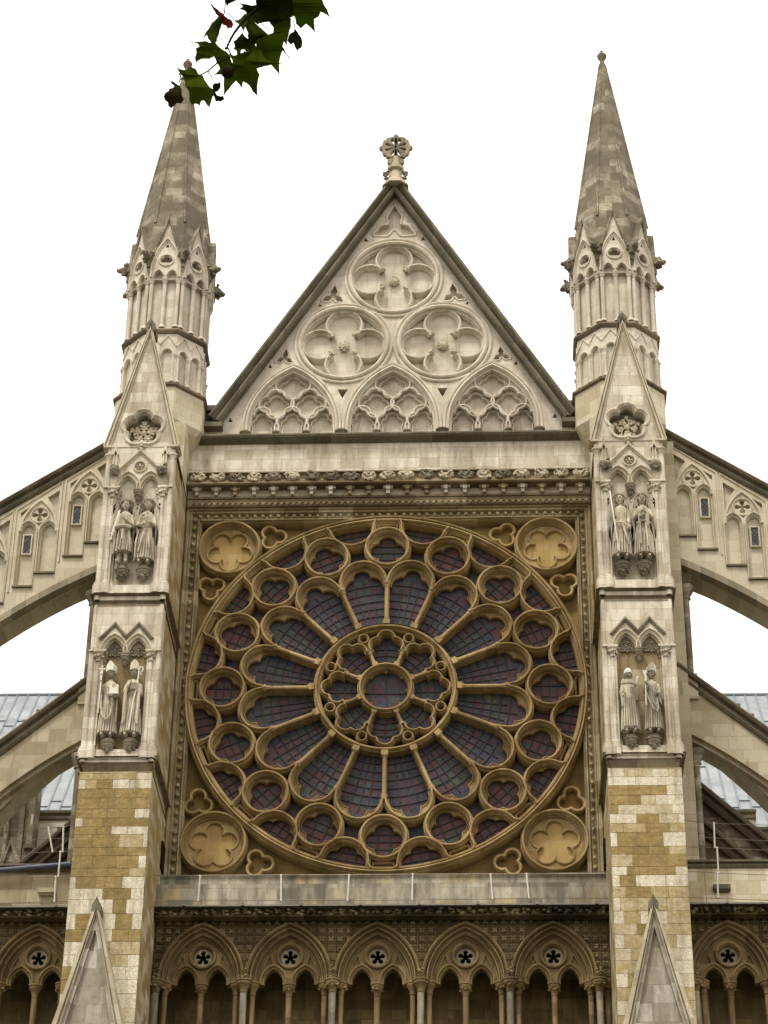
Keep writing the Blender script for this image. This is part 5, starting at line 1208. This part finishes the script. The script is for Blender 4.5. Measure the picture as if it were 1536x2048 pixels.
    mb.add(hv, [tuple(v.index for v in f.verts) for f in bm.faces]); bm.free()
    for q in (-1, 1): mb.blob((tx+q*.057*H, hy+.005, tz), (.010*H, .016*H, .022*H), 2, .1, 1)
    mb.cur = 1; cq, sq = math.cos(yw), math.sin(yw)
    for ex, ez, er in ((-.021, .002, .0105), (.021, .002, .0105), (0, -.041, .008)):  # dark insets: painted hollow shade and soot of eyes and mouth
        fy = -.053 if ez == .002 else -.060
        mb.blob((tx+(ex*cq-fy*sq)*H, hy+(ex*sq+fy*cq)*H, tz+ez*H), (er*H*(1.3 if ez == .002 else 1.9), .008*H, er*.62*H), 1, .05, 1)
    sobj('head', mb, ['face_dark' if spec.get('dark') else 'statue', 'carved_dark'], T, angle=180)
    hair = spec.get('hair', 'curl')
    mb = MB()
    if hair == 'curl':
        for k in range(46):
            a = rr.uniform(-pi, pi); e = rr.uniform(-.5, 1.4)
            if math.cos(a) > .35 and e < .62: continue
            mb.blob((tx+.064*H*math.sin(a)*math.cos(e), hy-.070*H*math.cos(a)*math.cos(e)+.012, tz+.020*H+.072*H*math.sin(e)), .019*H, k, .5, 1)
        mb.tube([(tx+.062*H*math.sin(a), hy-.074*H*math.cos(a), tz+.050*H) for a in [-pi/2+pi*k/10 for k in range(11)]], .006*H, 5)
        sobj('curled_hair', mb, 'face_dark', T)
    elif hair == 'hood':
        mb.lathe([(.064, -.0), (.068, .03), (.062, .055), (.045, .078), (.02, .090), (.0, .092)], (0, 0, 0), 20)
        mb.v = [(tx+v[0]*H, hy+.008+v[1]*H*1.15, tz+.018*H+v[2]*H) for v in mb.v]; sobj('skull_cap', mb, 'white_stone', T)
        mb = MB(); 
        for k, r_ in ((0, .085), (1, .098), (2, .108)): mb.tube([(cx+r_*H*math.sin(a)*1.0, Y+.0-.085*H*math.cos(a), zbase+(.835-.02*k-.02*math.cos(a)+(.03 if math.cos(a) < 0 else 0))*H) for a in [2*pi*j/20 for j in range(21)]], .018*H, 6)
        sobj('cowl', mb, 'statue', T)
    elif hair == 'mitre':
        mb.plate([(-.060, 0), (-.066, .05), (-.058, .10), (-.03, .135), (0, .16), (.03, .135), (.058, .10), (.066, .05), (.060, 0)], [], -.055, -.02, back=True)
        mb.plate([(-.060, 0), (-.066, .05), (-.058, .10), (-.03, .13), (0, .15), (.03, .13), (.058, .10), (.066, .05), (.060, 0)], [], .0, .05, back=True)
        mb.lathe([(.063, 0), (.066, .03), (.060, .06), (.03, .09), (0, .10)], (0, 0, 0), 18)
        mb.tube([(.064*math.sin(a), -.066*math.cos(a), .012) for a in [2*pi*j/18 for j in range(19)]], .009, 5); mb.box(-.006, .006, -.063, -.05, .01, .14)
        cq, sq = math.cos(yw), math.sin(yw)
        mb.v = [(tx+(v[0]*cq-v[1]*sq)*H, hy+(v[0]*sq+v[1]*cq)*H, tz+.038*H+v[2]*H) for v in mb.v]; sobj('mitre', mb, 'white_stone' if spec.get('whitem') else 'statue', T, angle=30)
        mb = MB()
        for k in range(14):
            a = 1.2+k*(2*pi-2.4)/13; mb.blob((tx+.060*H*math.sin(a), hy-.066*H*math.cos(a), tz+.015*H), .016*H, k, .5, 1)
        sobj('hair', mb, 'face_dark' if spec.get('dark') else 'statue', T)
    if spec.get('halo'):
        mb = MB(); c = (tx, tz+.03*H); r_ = .115*H
        mb.plate(circ(c[0], c[1], r_, 32), [], Y+.085, Y+.11, back=True); mb.sweep(circ(c[0], c[1], r_, 32), [(-.012, Y+.085), (-.01, Y+.065), (.008, Y+.065), (.012, Y+.11)])
        if spec['halo'] == 2:
            for k in range(13): a = -1.3+k*2.6/12; mb.blob((c[0]+r_*math.sin(a), Y+.07, c[1]+r_*math.cos(a)), .016, k, .3, 1)
        sobj('halo', mb, 'spire' if spec['halo'] == 1 else 'statue', T)
    if spec.get('wings'):
        for q in (-1, 1):
            mb = MB(); O = (cx+q*.095*H, zbase+.90*H)
            P = [(0, 0), (.045, .085), (.085, .10), (.115, .05), (.12, -.10), (.115, -.30), (.10, -.52), (.07, -.62), (.05, -.45), (.02, -.2)]
            mb.plate([(O[0]+q*a*H, O[1]+b*H) for a, b in P], [], Y+.05, Y+.12, back=True)
            for k in range(8):
                mb.tube([(O[0]+q*(.03+.01*k)*H, Y+.045, O[1]+(.06-.02*k)*H), (O[0]+q*(.05+.009*k)*H, Y+.04, O[1]+(-.10-.02*k)*H), (O[0]+q*(.06+.007*k)*H, Y+.05, O[1]+(-.24-.04*k)*H)], [.012*H, .010*H, .004*H], 5)
                mb.blob((O[0]+q*(.045+.02*(k % 3))*H, Y+.04, O[1]+(.07-.025*(k//1)*.8)*H), (.014*H, .012, .016*H), k, .3, 1)
            sobj('wing', mb, 'statue', T)
    it = spec.get('item')
    def V(a, b, c): return (x+a*H, Y-b*H, zbase+c*H)
    if it == 'sword':
        mb = MB(); a, b = Vector(V(-.165, .10, .42)), Vector(V(-.075, .12, .80))
        d = (b-a); mb.tube([a, a+d*.05, a+d*.97, b], [.018*H, .020*H, .016*H, .004*H], 6, flat=.6); sd_ = Vector((d.z, 0, -d.x)).normalized()
        mb.tube([a-sd_*.06*H, a+Vector((0, -.005, .01)), a+sd_*.06*H], [.012*H]*3, 6); mb.tube([a-d*.22, a], [.012*H, .014*H], 6); mb.blob(a-d*.20, .028*H, 2, .3, 1); sobj('sword', mb, 'white_stone', T)
        mb = MB(); mb.tube([V(-.115, .11, .53), V(-.05, .16, .51), V(.0, .17, .515), V(.05, .16, .51), V(.105, .10, .53)], [.030*H, .036*H, .030*H, .036*H, .028*H], 8)
        mb.tube([V(0, .15, .545), V(0.005, .165, .30)], [.02*H, .018*H], 6); sobj('sash', mb, 'statue', T)
    if it == 'lilies':
        mb = MB(); mb.tube([V(.09, .13, .60), V(.0, .17, .55), V(-.06, .15, .51)], [.012*H]*3, 6); mb.tube([V(.0, .16, .56), V(.01, .15, .66), V(.03, .14, .72)], [.010*H]*3, 6); mb.tube([V(-.01, .16, .56), V(-.03, .15, .65), V(-.035, .14, .69)], [.008*H]*3, 6)
        for k, (a, c) in enumerate(((-.035, .70), (.03, .73), (.04, .67), (-.01, .63), (.015, .60), (-.055, .64))): mb.blob(V(a, .155, c), (.026*H, .02*H, .024*H), k, .5, 1)
        sobj('lily_spray', mb, 'statue', T)
    if it == 'spear':
        mb = MB(); mb.tube([V(-.055, .15, .04), V(-.115, .17, .56), V(-.155, .15, .99)], [.010*H, .012*H, .014*H], 8); sobj('staff', mb, 'white_stone', T)
        mb = MB(); mb.blob(V(.115, .13, .425), .036*H, 3, .25, 2); mb.blob(V(.10, .11, .47), (.045*H, .03*H, .022*H), 5, .4, 1); sobj('purse', mb, 'statue', T)
    if it == 'pray':
        mb = MB(); mb.tube([V(-.05, .14, .58), V(.0, .17, .60), V(.0, .155, .655)], [.03*H, .022*H, .012*H], 7); mb.tube([V(-.11, .10, .50), V(.0, .125, .535), V(.11, .10, .50)], .016*H, 6); sobj('girdle', mb, 'statue', T)
    if it == 'cross_staff':
        mb = MB(); mb.tube([V(-.135, .12, .30), V(-.125, .13, .90)], [.011*H, .013*H], 8); mb.lathe([(.012, 0), (.024, .01), (.02, .03), (.012, .04)], (0, 0, 0), 8); nv = 8*4
        mb.v[-nv:] = [(x-.127*H+v[0]*H, Y-.13*H+v[1]*H, zbase+.87*H+v[2]*H) for v in mb.v[-nv:]]
        c = Vector(V(-.122, .13, .955)); o = c
        for dx, dz in ((0, 1), (0, -1), (1, 0), (-1, 0)):
            mb.tube([o, o+Vector((dx*.03*H, 0, dz*.03*H)), o+Vector((dx*.048*H, 0, dz*.048*H))], [.010*H, .012*H, .022*H], 6)
        sobj('cross_staff', mb, 'white_stone', T)
        mb = MB(); c = V(.085, .13, .60); mb.box(c[0]-.07*H, c[0]+.06*H, c[1]-.02*H, c[1]+.04*H, c[2]-.02*H, c[2]+.05*H)
        for dx, hh in ((-.05, .12), (-.02, .085), (.01, .085), (.045, .13)): mb.lathe([(.022*H, 0), (.022*H, hh*H-.03*H), (.0, hh*H+.01*H)], (c[0]+dx*H, c[1], c[2]-.01*H), 6)
        mb.box(c[0]-.085*H, c[0]+.075*H, c[1]-.04*H, c[1]+.05*H, c[2]-.035*H, c[2]-.02*H); sobj('model_church', mb, 'white_stone', T, smooth=False)
        mb = MB(); mb.tube([V(-.115, .07, .60), V(-.10, .12, .40), V(-.06, .14, .24), V(.0, .145, .19), V(.05, .135, .26), V(.075, .12, .42), V(.05, .12, .62)], .016*H, 6)
        for k in range(5): mb.tube([V(-.085+.01*k, .11, .74-.02*k), V(-.0, .135, .665-.028*k), V(.08-.01*k, .11, .74-.02*k)], .008*H, 5)
        sobj('chasuble_fold', mb, 'statue', T)
    if it == 'book_crozier':
        mb = MB(); mb.tube([V(.0, .15, .03), V(.04, .165, .45), V(.075, .16, .66), V(.085, .14, .84), V(.088, .14, .935), V(.105, .14, .965), V(.13, .14, .965), V(.147, .14, .94), V(.142, .14, .905), V(.122, .14, .885), V(.118, .14, .86), V(.135, .14, .845)], [.011*H]*4+[.010*H]*6+[.009*H, .006*H], 8); sobj('crozier', mb, 'white_stone', T)
        mb = MB(); c = V(.03, .16, .665); mb.box(c[0]-.045*H, c[0]+.05*H, c[1]-.015*H, c[1]+.02*H, c[2]-.05*H, c[2]+.05*H); sobj('book', mb, 'face_dark', T, smooth=False)
        mb = MB()
        for q, a in ((-1, .10), (1, .105)): mb.tube([V(q*a*.55, .11, .78), V(q*a*.95, .115, .60), V(q*a*1.0, .12, .40), V(q*a*.9, .13, .20), V(q*a*1.05, .125, .13)], [.02*H, .026*H, .028*H, .026*H, .014*H], 6)
        sobj('cope_border', mb, 'statue', T)
    if it == 'monk':
        mb = MB(); mb.tube([V(-.09, .125, .56), V(-.06, .15, .58)], .020*H, 6); mb.blob(V(.06, .13, .665), (.05*H, .02*H, .02*H), 3, .3, 1); sobj('scroll', mb, 'statue', T)
        mb = MB(); mb.tube([V(.115, .06, .74), V(.14, .08, .82), V(.155, .08, .87)], [.012*H, .014*H, .022*H], 7); sobj('lifted_hand', mb, 'white_stone', T)
        mb = MB()
        for k in range(6): a = -.09+k*.036; mb.tube([V(a*.75, .112, .56), V(a*1.0, .122, .32), V(a*1.15, .13, .05)], [.006*H, .011*H, .013*H], 5)
        sobj('habit_fold', mb, 'statue', T)
    if it == 'scroll_crozier':
        mb = MB(); mb.tube([V(-.115, .10, .40), V(-.11, .12, .74), V(-.10, .13, .83), V(-.115, .13, .88), V(-.13, .13, .91), V(-.125, .13, .94), V(-.105, .13, .94), V(-.095, .13, .91), V(-.105, .13, .885)], [.011*H]*2+[.018*H]+[.013*H]*6, 8); sobj('crozier', mb, 'white_stone', T)
        mb = MB(); mb.tube([V(.085, .16, .58), V(.125, .09, .545)], .022*H, 10); mb.tube([V(.10, .12, .54), V(.12, .12, .45), V(.14, .10, .40)], [.012*H, .014*H, .008*H], 6); sobj('scroll', mb, 'statue', T)
        mb = MB()
        mb.tube([V(-.10, .08, .62), V(-.05, .13, .42), V(.01, .145, .30), V(.05, .14, .27), V(.075, .125, .34), V(.07, .12, .50)], .015*H, 6)
        mb.tube([V(-.03, .12, .62), V(.0, .14, .44), V(.04, .145, .37), V(.06, .13, .42)], .012*H, 6)
        for k in range(5): mb.tube([V(-.085+.01*k, .10, .76-.03*k), V(.0, .13, .68-.035*k), V(.08-.01*k, .105, .77-.03*k)], .007*H, 5)
        sobj('vestment_fold', mb, 'statue', T)
    return T
Hu, Hl = 1.80, 1.62
ua = dict(arms=[((-.16, .02, .60), (-.13, .10, .47)), ((.165, .05, .58), (.01, .15, .64))], item='sword', halo=1, wings=1, seed=2, hem=.17, folds=7,
          drape=[[(-.12, .05, .52), (-.13, .07, .30), (-.14, .06, .13)], [(-.06, .12, .50), (-.07, .13, .30), (-.08, .12, .14)], [(.08, .10, .50), (.11, .10, .32), (.12, .08, .16)]])
ub = dict(arms=[((-.165, .04, .60), (-.05, .15, .55)), ((.165, .04, .60), (.08, .15, .575))], item='lilies', halo=1, wings=1, seed=5, turn=-.55, folds=8, hem=.045,
          drape=[[(-.10, .06, .52), (-.13, .09, .30), (-.13, .09, .05)], [(.0, .13, .50), (-.04, .14, .30), (-.08, .12, .12)], [(.08, .12, .50), (.07, .14, .35), (.09, .13, .18)]])
uc = dict(arms=[((-.165, .06, .64), (-.10, .15, .75)), ((.155, .03, .62), (.115, .11, .48))], item='spear', halo=2, wings=1, seed=8, turn=-.35, hx=-.01, lean=.01, folds=8, hem=.04,
          drape=[[(-.08, .10, .56), (-.10, .13, .36), (-.11, .12, .20)], [(.0, .13, .55), (.05, .14, .34), (.10, .12, .16)], [(-.11, .08, .53), (.0, .14, .50), (.11, .11, .46)]])
ud = dict(arms=[((-.165, .05, .61), (-.02, .14, .68)), ((.17, .05, .62), (.03, .15, .655))], item='pray', halo=2, wings=1, seed=11, wide=1, folds=10, hem=.05,
          drape=[[(-.05, .12, .50), (-.06, .14, .34), (-.05, .13, .16)], [(.03, .125, .50), (.04, .135, .30), (.05, .13, .12)]])
la = dict(arms=[((-.15, .04, .64), (-.13, .11, .74)), ((.145, .05, .58), (.06, .15, .55))], item='cross_staff', hair='mitre', whitem=1, dark=1, seed=14, turn=-.4, folds=10, w=.95, hem=.04,
          drape=[[(.12, .03, .60), (.13, .05, .40), (.13, .05, .20)]])
lb = dict(arms=[((-.15, .05, .63), (-.03, .16, .71)), ((.15, .05, .60), (.05, .17, .62))], item='book_crozier', hair='mitre', dark=1, seed=17, folds=9, w=1.0, hem=.04)
lc = dict(arms=[((-.155, .05, .62), (-.105, .13, .555)), ((.15, .04, .62), (.10, .13, .68))], item='monk', hair='hood', dark=1, seed=20, turn=-.12, wide=1, folds=9, hem=.03)
ld = dict(arms=[((-.15, .03, .64), (-.11, .11, .72)), ((.15, .05, .62), (.085, .14, .575))], item='scroll_crozier', hair='mitre', dark=1, seed=23, turn=.45, folds=10, w=.95, hem=.04)
statue(-6.335, 1.97, Hu, ua, 'haloed winged statue holding an upright sword, left of its pair on the left buttress')
statue(-5.80, 1.97, Hu, ub, 'haloed winged statue carrying a spray of lilies')
statue(5.80, 1.97, Hu, uc, 'winged statue gripping a long thin staff and a round purse')
statue(6.34, 1.97, Hu, ud, 'winged statue with both hands joined on its breast')
statue(-6.36, -2.73, 1.76, la, 'white mitred statue with a cross staff and a model church')
statue(-5.81, -2.73, 1.78, lb, 'mitred statue holding a book with a crozier at its shoulder')
statue(5.80, -2.73, Hl, lc, 'bearded monk statue in a plain habit and skull cap')
statue(6.34, -2.73, Hl, ld, 'mitred statue turned to the right holding a rolled scroll')
# ================================================================== plane-tree branch hanging into the view, some eight metres from the lens
def leafmat(name, c1, c2, c3):
    mt = plain(name, c1, c2, 18, .9, 0, .0); nt = mt.node_tree; bs = nt.nodes['Principled BSDF']
    tr = nt.nodes.new('ShaderNodeBsdfTranslucent'); tr.inputs[0].default_value = c3+(1,); mx = nt.nodes.new('ShaderNodeMixShader'); mx.inputs[0].default_value = .45
    nt.links.new(bs.outputs[0], mx.inputs[1]); nt.links.new(tr.outputs[0], mx.inputs[2]); nt.links.new(mx.outputs[0], nt.nodes['Material Output'].inputs[0]); return mt
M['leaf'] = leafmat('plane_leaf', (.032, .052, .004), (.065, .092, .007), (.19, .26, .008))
M['leaf_dark'] = leafmat('leaf_painted_shade', (.020, .030, .004), (.036, .050, .006), (.05, .075, .005))  # darker copy of the leaf, shade painted into its colour
M['leaf_brown'] = leafmat('withered_leaf', (.030, .030, .010), (.05, .045, .015), (.075, .07, .012))
M['leaf_red'] = leafmat('turning_leaf', (.16, .035, .02), (.28, .07, .04), (.25, .05, .02))
M['bark'] = plain('twig_bark', (.012, .008, .006), (.03, .02, .016), 30, .95, 0, .05)
BD = 8.0
def Q(px, py, d=BD): return CAMP+(CR*((px-768)/FPX)+CU*((1024-py)/FPX)+CF)*d
def z5(x, y): return 310+x/4.151, y/4.151
LEAVES = [
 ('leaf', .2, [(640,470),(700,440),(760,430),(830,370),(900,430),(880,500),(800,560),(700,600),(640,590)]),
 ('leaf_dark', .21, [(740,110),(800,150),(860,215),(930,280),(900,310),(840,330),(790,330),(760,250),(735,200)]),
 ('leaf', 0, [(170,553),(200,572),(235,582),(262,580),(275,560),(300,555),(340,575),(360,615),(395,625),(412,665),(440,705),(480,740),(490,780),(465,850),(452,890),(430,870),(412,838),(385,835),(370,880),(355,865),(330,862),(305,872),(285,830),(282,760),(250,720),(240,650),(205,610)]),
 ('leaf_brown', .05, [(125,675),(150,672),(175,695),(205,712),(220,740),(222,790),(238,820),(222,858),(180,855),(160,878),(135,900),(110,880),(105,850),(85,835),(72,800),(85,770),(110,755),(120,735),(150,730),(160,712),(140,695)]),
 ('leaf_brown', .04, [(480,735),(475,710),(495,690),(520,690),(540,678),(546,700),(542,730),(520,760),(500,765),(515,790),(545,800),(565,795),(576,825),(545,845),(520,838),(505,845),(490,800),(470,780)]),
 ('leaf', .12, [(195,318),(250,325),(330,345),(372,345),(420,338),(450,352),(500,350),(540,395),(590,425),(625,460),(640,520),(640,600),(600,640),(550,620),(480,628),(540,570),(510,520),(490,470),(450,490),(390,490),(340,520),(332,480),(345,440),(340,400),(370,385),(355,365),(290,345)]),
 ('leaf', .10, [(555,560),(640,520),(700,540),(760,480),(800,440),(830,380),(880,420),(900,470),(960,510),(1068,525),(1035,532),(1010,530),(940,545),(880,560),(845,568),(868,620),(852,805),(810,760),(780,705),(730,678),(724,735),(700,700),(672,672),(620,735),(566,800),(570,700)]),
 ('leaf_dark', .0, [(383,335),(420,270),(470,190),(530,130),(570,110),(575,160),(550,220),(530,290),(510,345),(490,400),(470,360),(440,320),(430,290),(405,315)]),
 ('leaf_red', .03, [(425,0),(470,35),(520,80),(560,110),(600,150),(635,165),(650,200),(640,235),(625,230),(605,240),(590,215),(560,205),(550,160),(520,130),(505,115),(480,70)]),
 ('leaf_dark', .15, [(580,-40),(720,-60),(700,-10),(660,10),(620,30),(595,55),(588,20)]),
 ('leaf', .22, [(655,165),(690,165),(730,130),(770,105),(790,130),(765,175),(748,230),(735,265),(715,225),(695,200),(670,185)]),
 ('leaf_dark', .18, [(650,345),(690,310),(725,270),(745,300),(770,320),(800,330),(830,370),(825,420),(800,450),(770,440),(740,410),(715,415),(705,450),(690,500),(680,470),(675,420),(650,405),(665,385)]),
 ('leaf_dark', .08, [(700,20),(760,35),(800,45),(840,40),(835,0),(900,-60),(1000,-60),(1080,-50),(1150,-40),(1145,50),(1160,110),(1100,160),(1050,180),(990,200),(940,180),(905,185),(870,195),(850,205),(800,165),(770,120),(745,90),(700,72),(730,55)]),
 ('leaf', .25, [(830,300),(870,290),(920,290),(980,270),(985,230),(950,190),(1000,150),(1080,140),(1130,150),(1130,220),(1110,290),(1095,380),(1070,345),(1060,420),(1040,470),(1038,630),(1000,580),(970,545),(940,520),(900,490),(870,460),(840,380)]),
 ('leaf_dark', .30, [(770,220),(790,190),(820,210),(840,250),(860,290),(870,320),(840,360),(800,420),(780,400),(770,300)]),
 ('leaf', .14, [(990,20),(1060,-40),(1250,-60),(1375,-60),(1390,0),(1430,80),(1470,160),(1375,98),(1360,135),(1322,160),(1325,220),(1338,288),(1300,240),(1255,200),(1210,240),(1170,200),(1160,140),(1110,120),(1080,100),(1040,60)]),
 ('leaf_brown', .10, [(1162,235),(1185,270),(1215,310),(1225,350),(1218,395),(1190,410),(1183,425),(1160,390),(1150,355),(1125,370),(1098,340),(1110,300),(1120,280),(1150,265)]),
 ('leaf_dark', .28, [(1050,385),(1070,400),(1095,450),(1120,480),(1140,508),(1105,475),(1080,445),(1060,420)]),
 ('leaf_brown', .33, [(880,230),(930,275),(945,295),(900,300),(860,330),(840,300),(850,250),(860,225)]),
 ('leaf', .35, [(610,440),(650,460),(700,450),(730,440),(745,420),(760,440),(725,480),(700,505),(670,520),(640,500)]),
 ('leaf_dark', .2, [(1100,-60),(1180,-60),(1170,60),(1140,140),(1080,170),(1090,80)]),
]
BRN = thing('tree_branch', Q(720, -160), 'leafy plane tree branch hanging in from above, one leaf turning red', 'branch')
ORG[BRN.name] = Q(720, -160)
def pin(poly, p):
    c = False
    for i in range(len(poly)):
        (x1, y1), (x2, y2) = poly[i], poly[i-1]
        if (y1 > p[1]) != (y2 > p[1]) and p[0] < (x2-x1)*(p[1]-y1)/(y2-y1)+x1: c = not c
    return c
for li, (mt, dd, P) in enumerate(LEAVES):
    rr = random.Random(li*7+1); P = [z5(*p) for p in P]
    # fine serration
    R2 = []
    for i in range(len(P)):
        a, b = Vector(P[i]), Vector(P[(i+1) % len(P)]); L_ = (b-a).length; n = max(1, int(L_/6)); nn = Vector((b.y-a.y, a.x-b.x)).normalized()
        for k in range(n):
            q = a.lerp(b, k/n); bow = math.sin(pi*k/n)*L_*.05
            R2.append((q.x-nn.x*bow+rr.uniform(-.35, .35), q.y-nn.y*bow+rr.uniform(-.35, .35)))
    cxm = sum(p[0] for p in R2)/len(R2); cym = sum(p[1] for p in R2)/len(R2)
    tri = tessellate_polygon([[Vector((p[0], p[1], 0)) for p in R2]])
    tx, ty = rr.uniform(-.0025, .0025), rr.uniform(-.003, .003)
    dep = lambda x, y: BD+dd+(x-cxm)*tx+(y-cym)*ty+.022*math.sin((x-cxm)*.09+li)+.014*math.cos((y-cym)*.13+li)+.008*math.sin(y*.1)
    mb = MB(); n = len(R2)
    mb.add([Q(x, y, dep(x, y)) for x, y in R2]+[Q(x, y, dep(x, y)+.0015) for x, y in R2], [tuple(t) for t in tri]+[tuple(n+i for i in t[::-1]) for t in tri]+[(i, (i+1) % n, n+(i+1) % n, n+i) for i in range(n)])
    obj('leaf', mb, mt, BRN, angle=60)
def twig(pts, r0, r1, d=BD+.1):
    mb = MB(); n = len(pts); mb.tube([Q(*z5(x, y), d) for x, y in pts], [r0+(r1-r0)*i/(n-1) for i in range(n)], 7); obj('twig', mb, 'bark', BRN)
twig([(1120, -900), (1060, -500), (1000, -250), (960, -60), (860, 60), (720, 190), (660, 270), (625, 330), (598, 385)], .008, .003)
twig([(598, 385), (640, 470), (520, 520), (440, 590), (380, 620), (340, 640)], .003, .002)
twig([(440, 590), (470, 640), (490, 690)], .0018, .001)
twig([(205, 610), (215, 650), (195, 695)], .003, .0015); twig([(215, 655), (245, 655), (290, 640)], .003, .002)
twig([(655, 165), (620, 120), (575, 100), (560, 70)], .0016, .001); twig([(500, 345), (560, 318), (620, 305)], .0012, .001)
twig([(880, 195), (930, 235), (970, 265)], .0015, .001); twig([(1162, 235), (1150, 180), (1140, 120)], .0015, .001)
twig([(575, -60), (585, 20), (575, 110), (550, 180)], .002, .0012)
mb = MB(); mb.blob(Q(*z5(602, 600), BD+.02), .021, 4, .12, 3, 6); obj('seed_ball', mb, 'bark', BRN)
for k, (x, y) in enumerate(((590, 400), (605, 375), (622, 345), (630, 318))):
    mb = MB(); mb.blob(Q(*z5(x, y), BD+.08), .005, k, .4, 1); obj('bud', mb, 'bark', BRN)
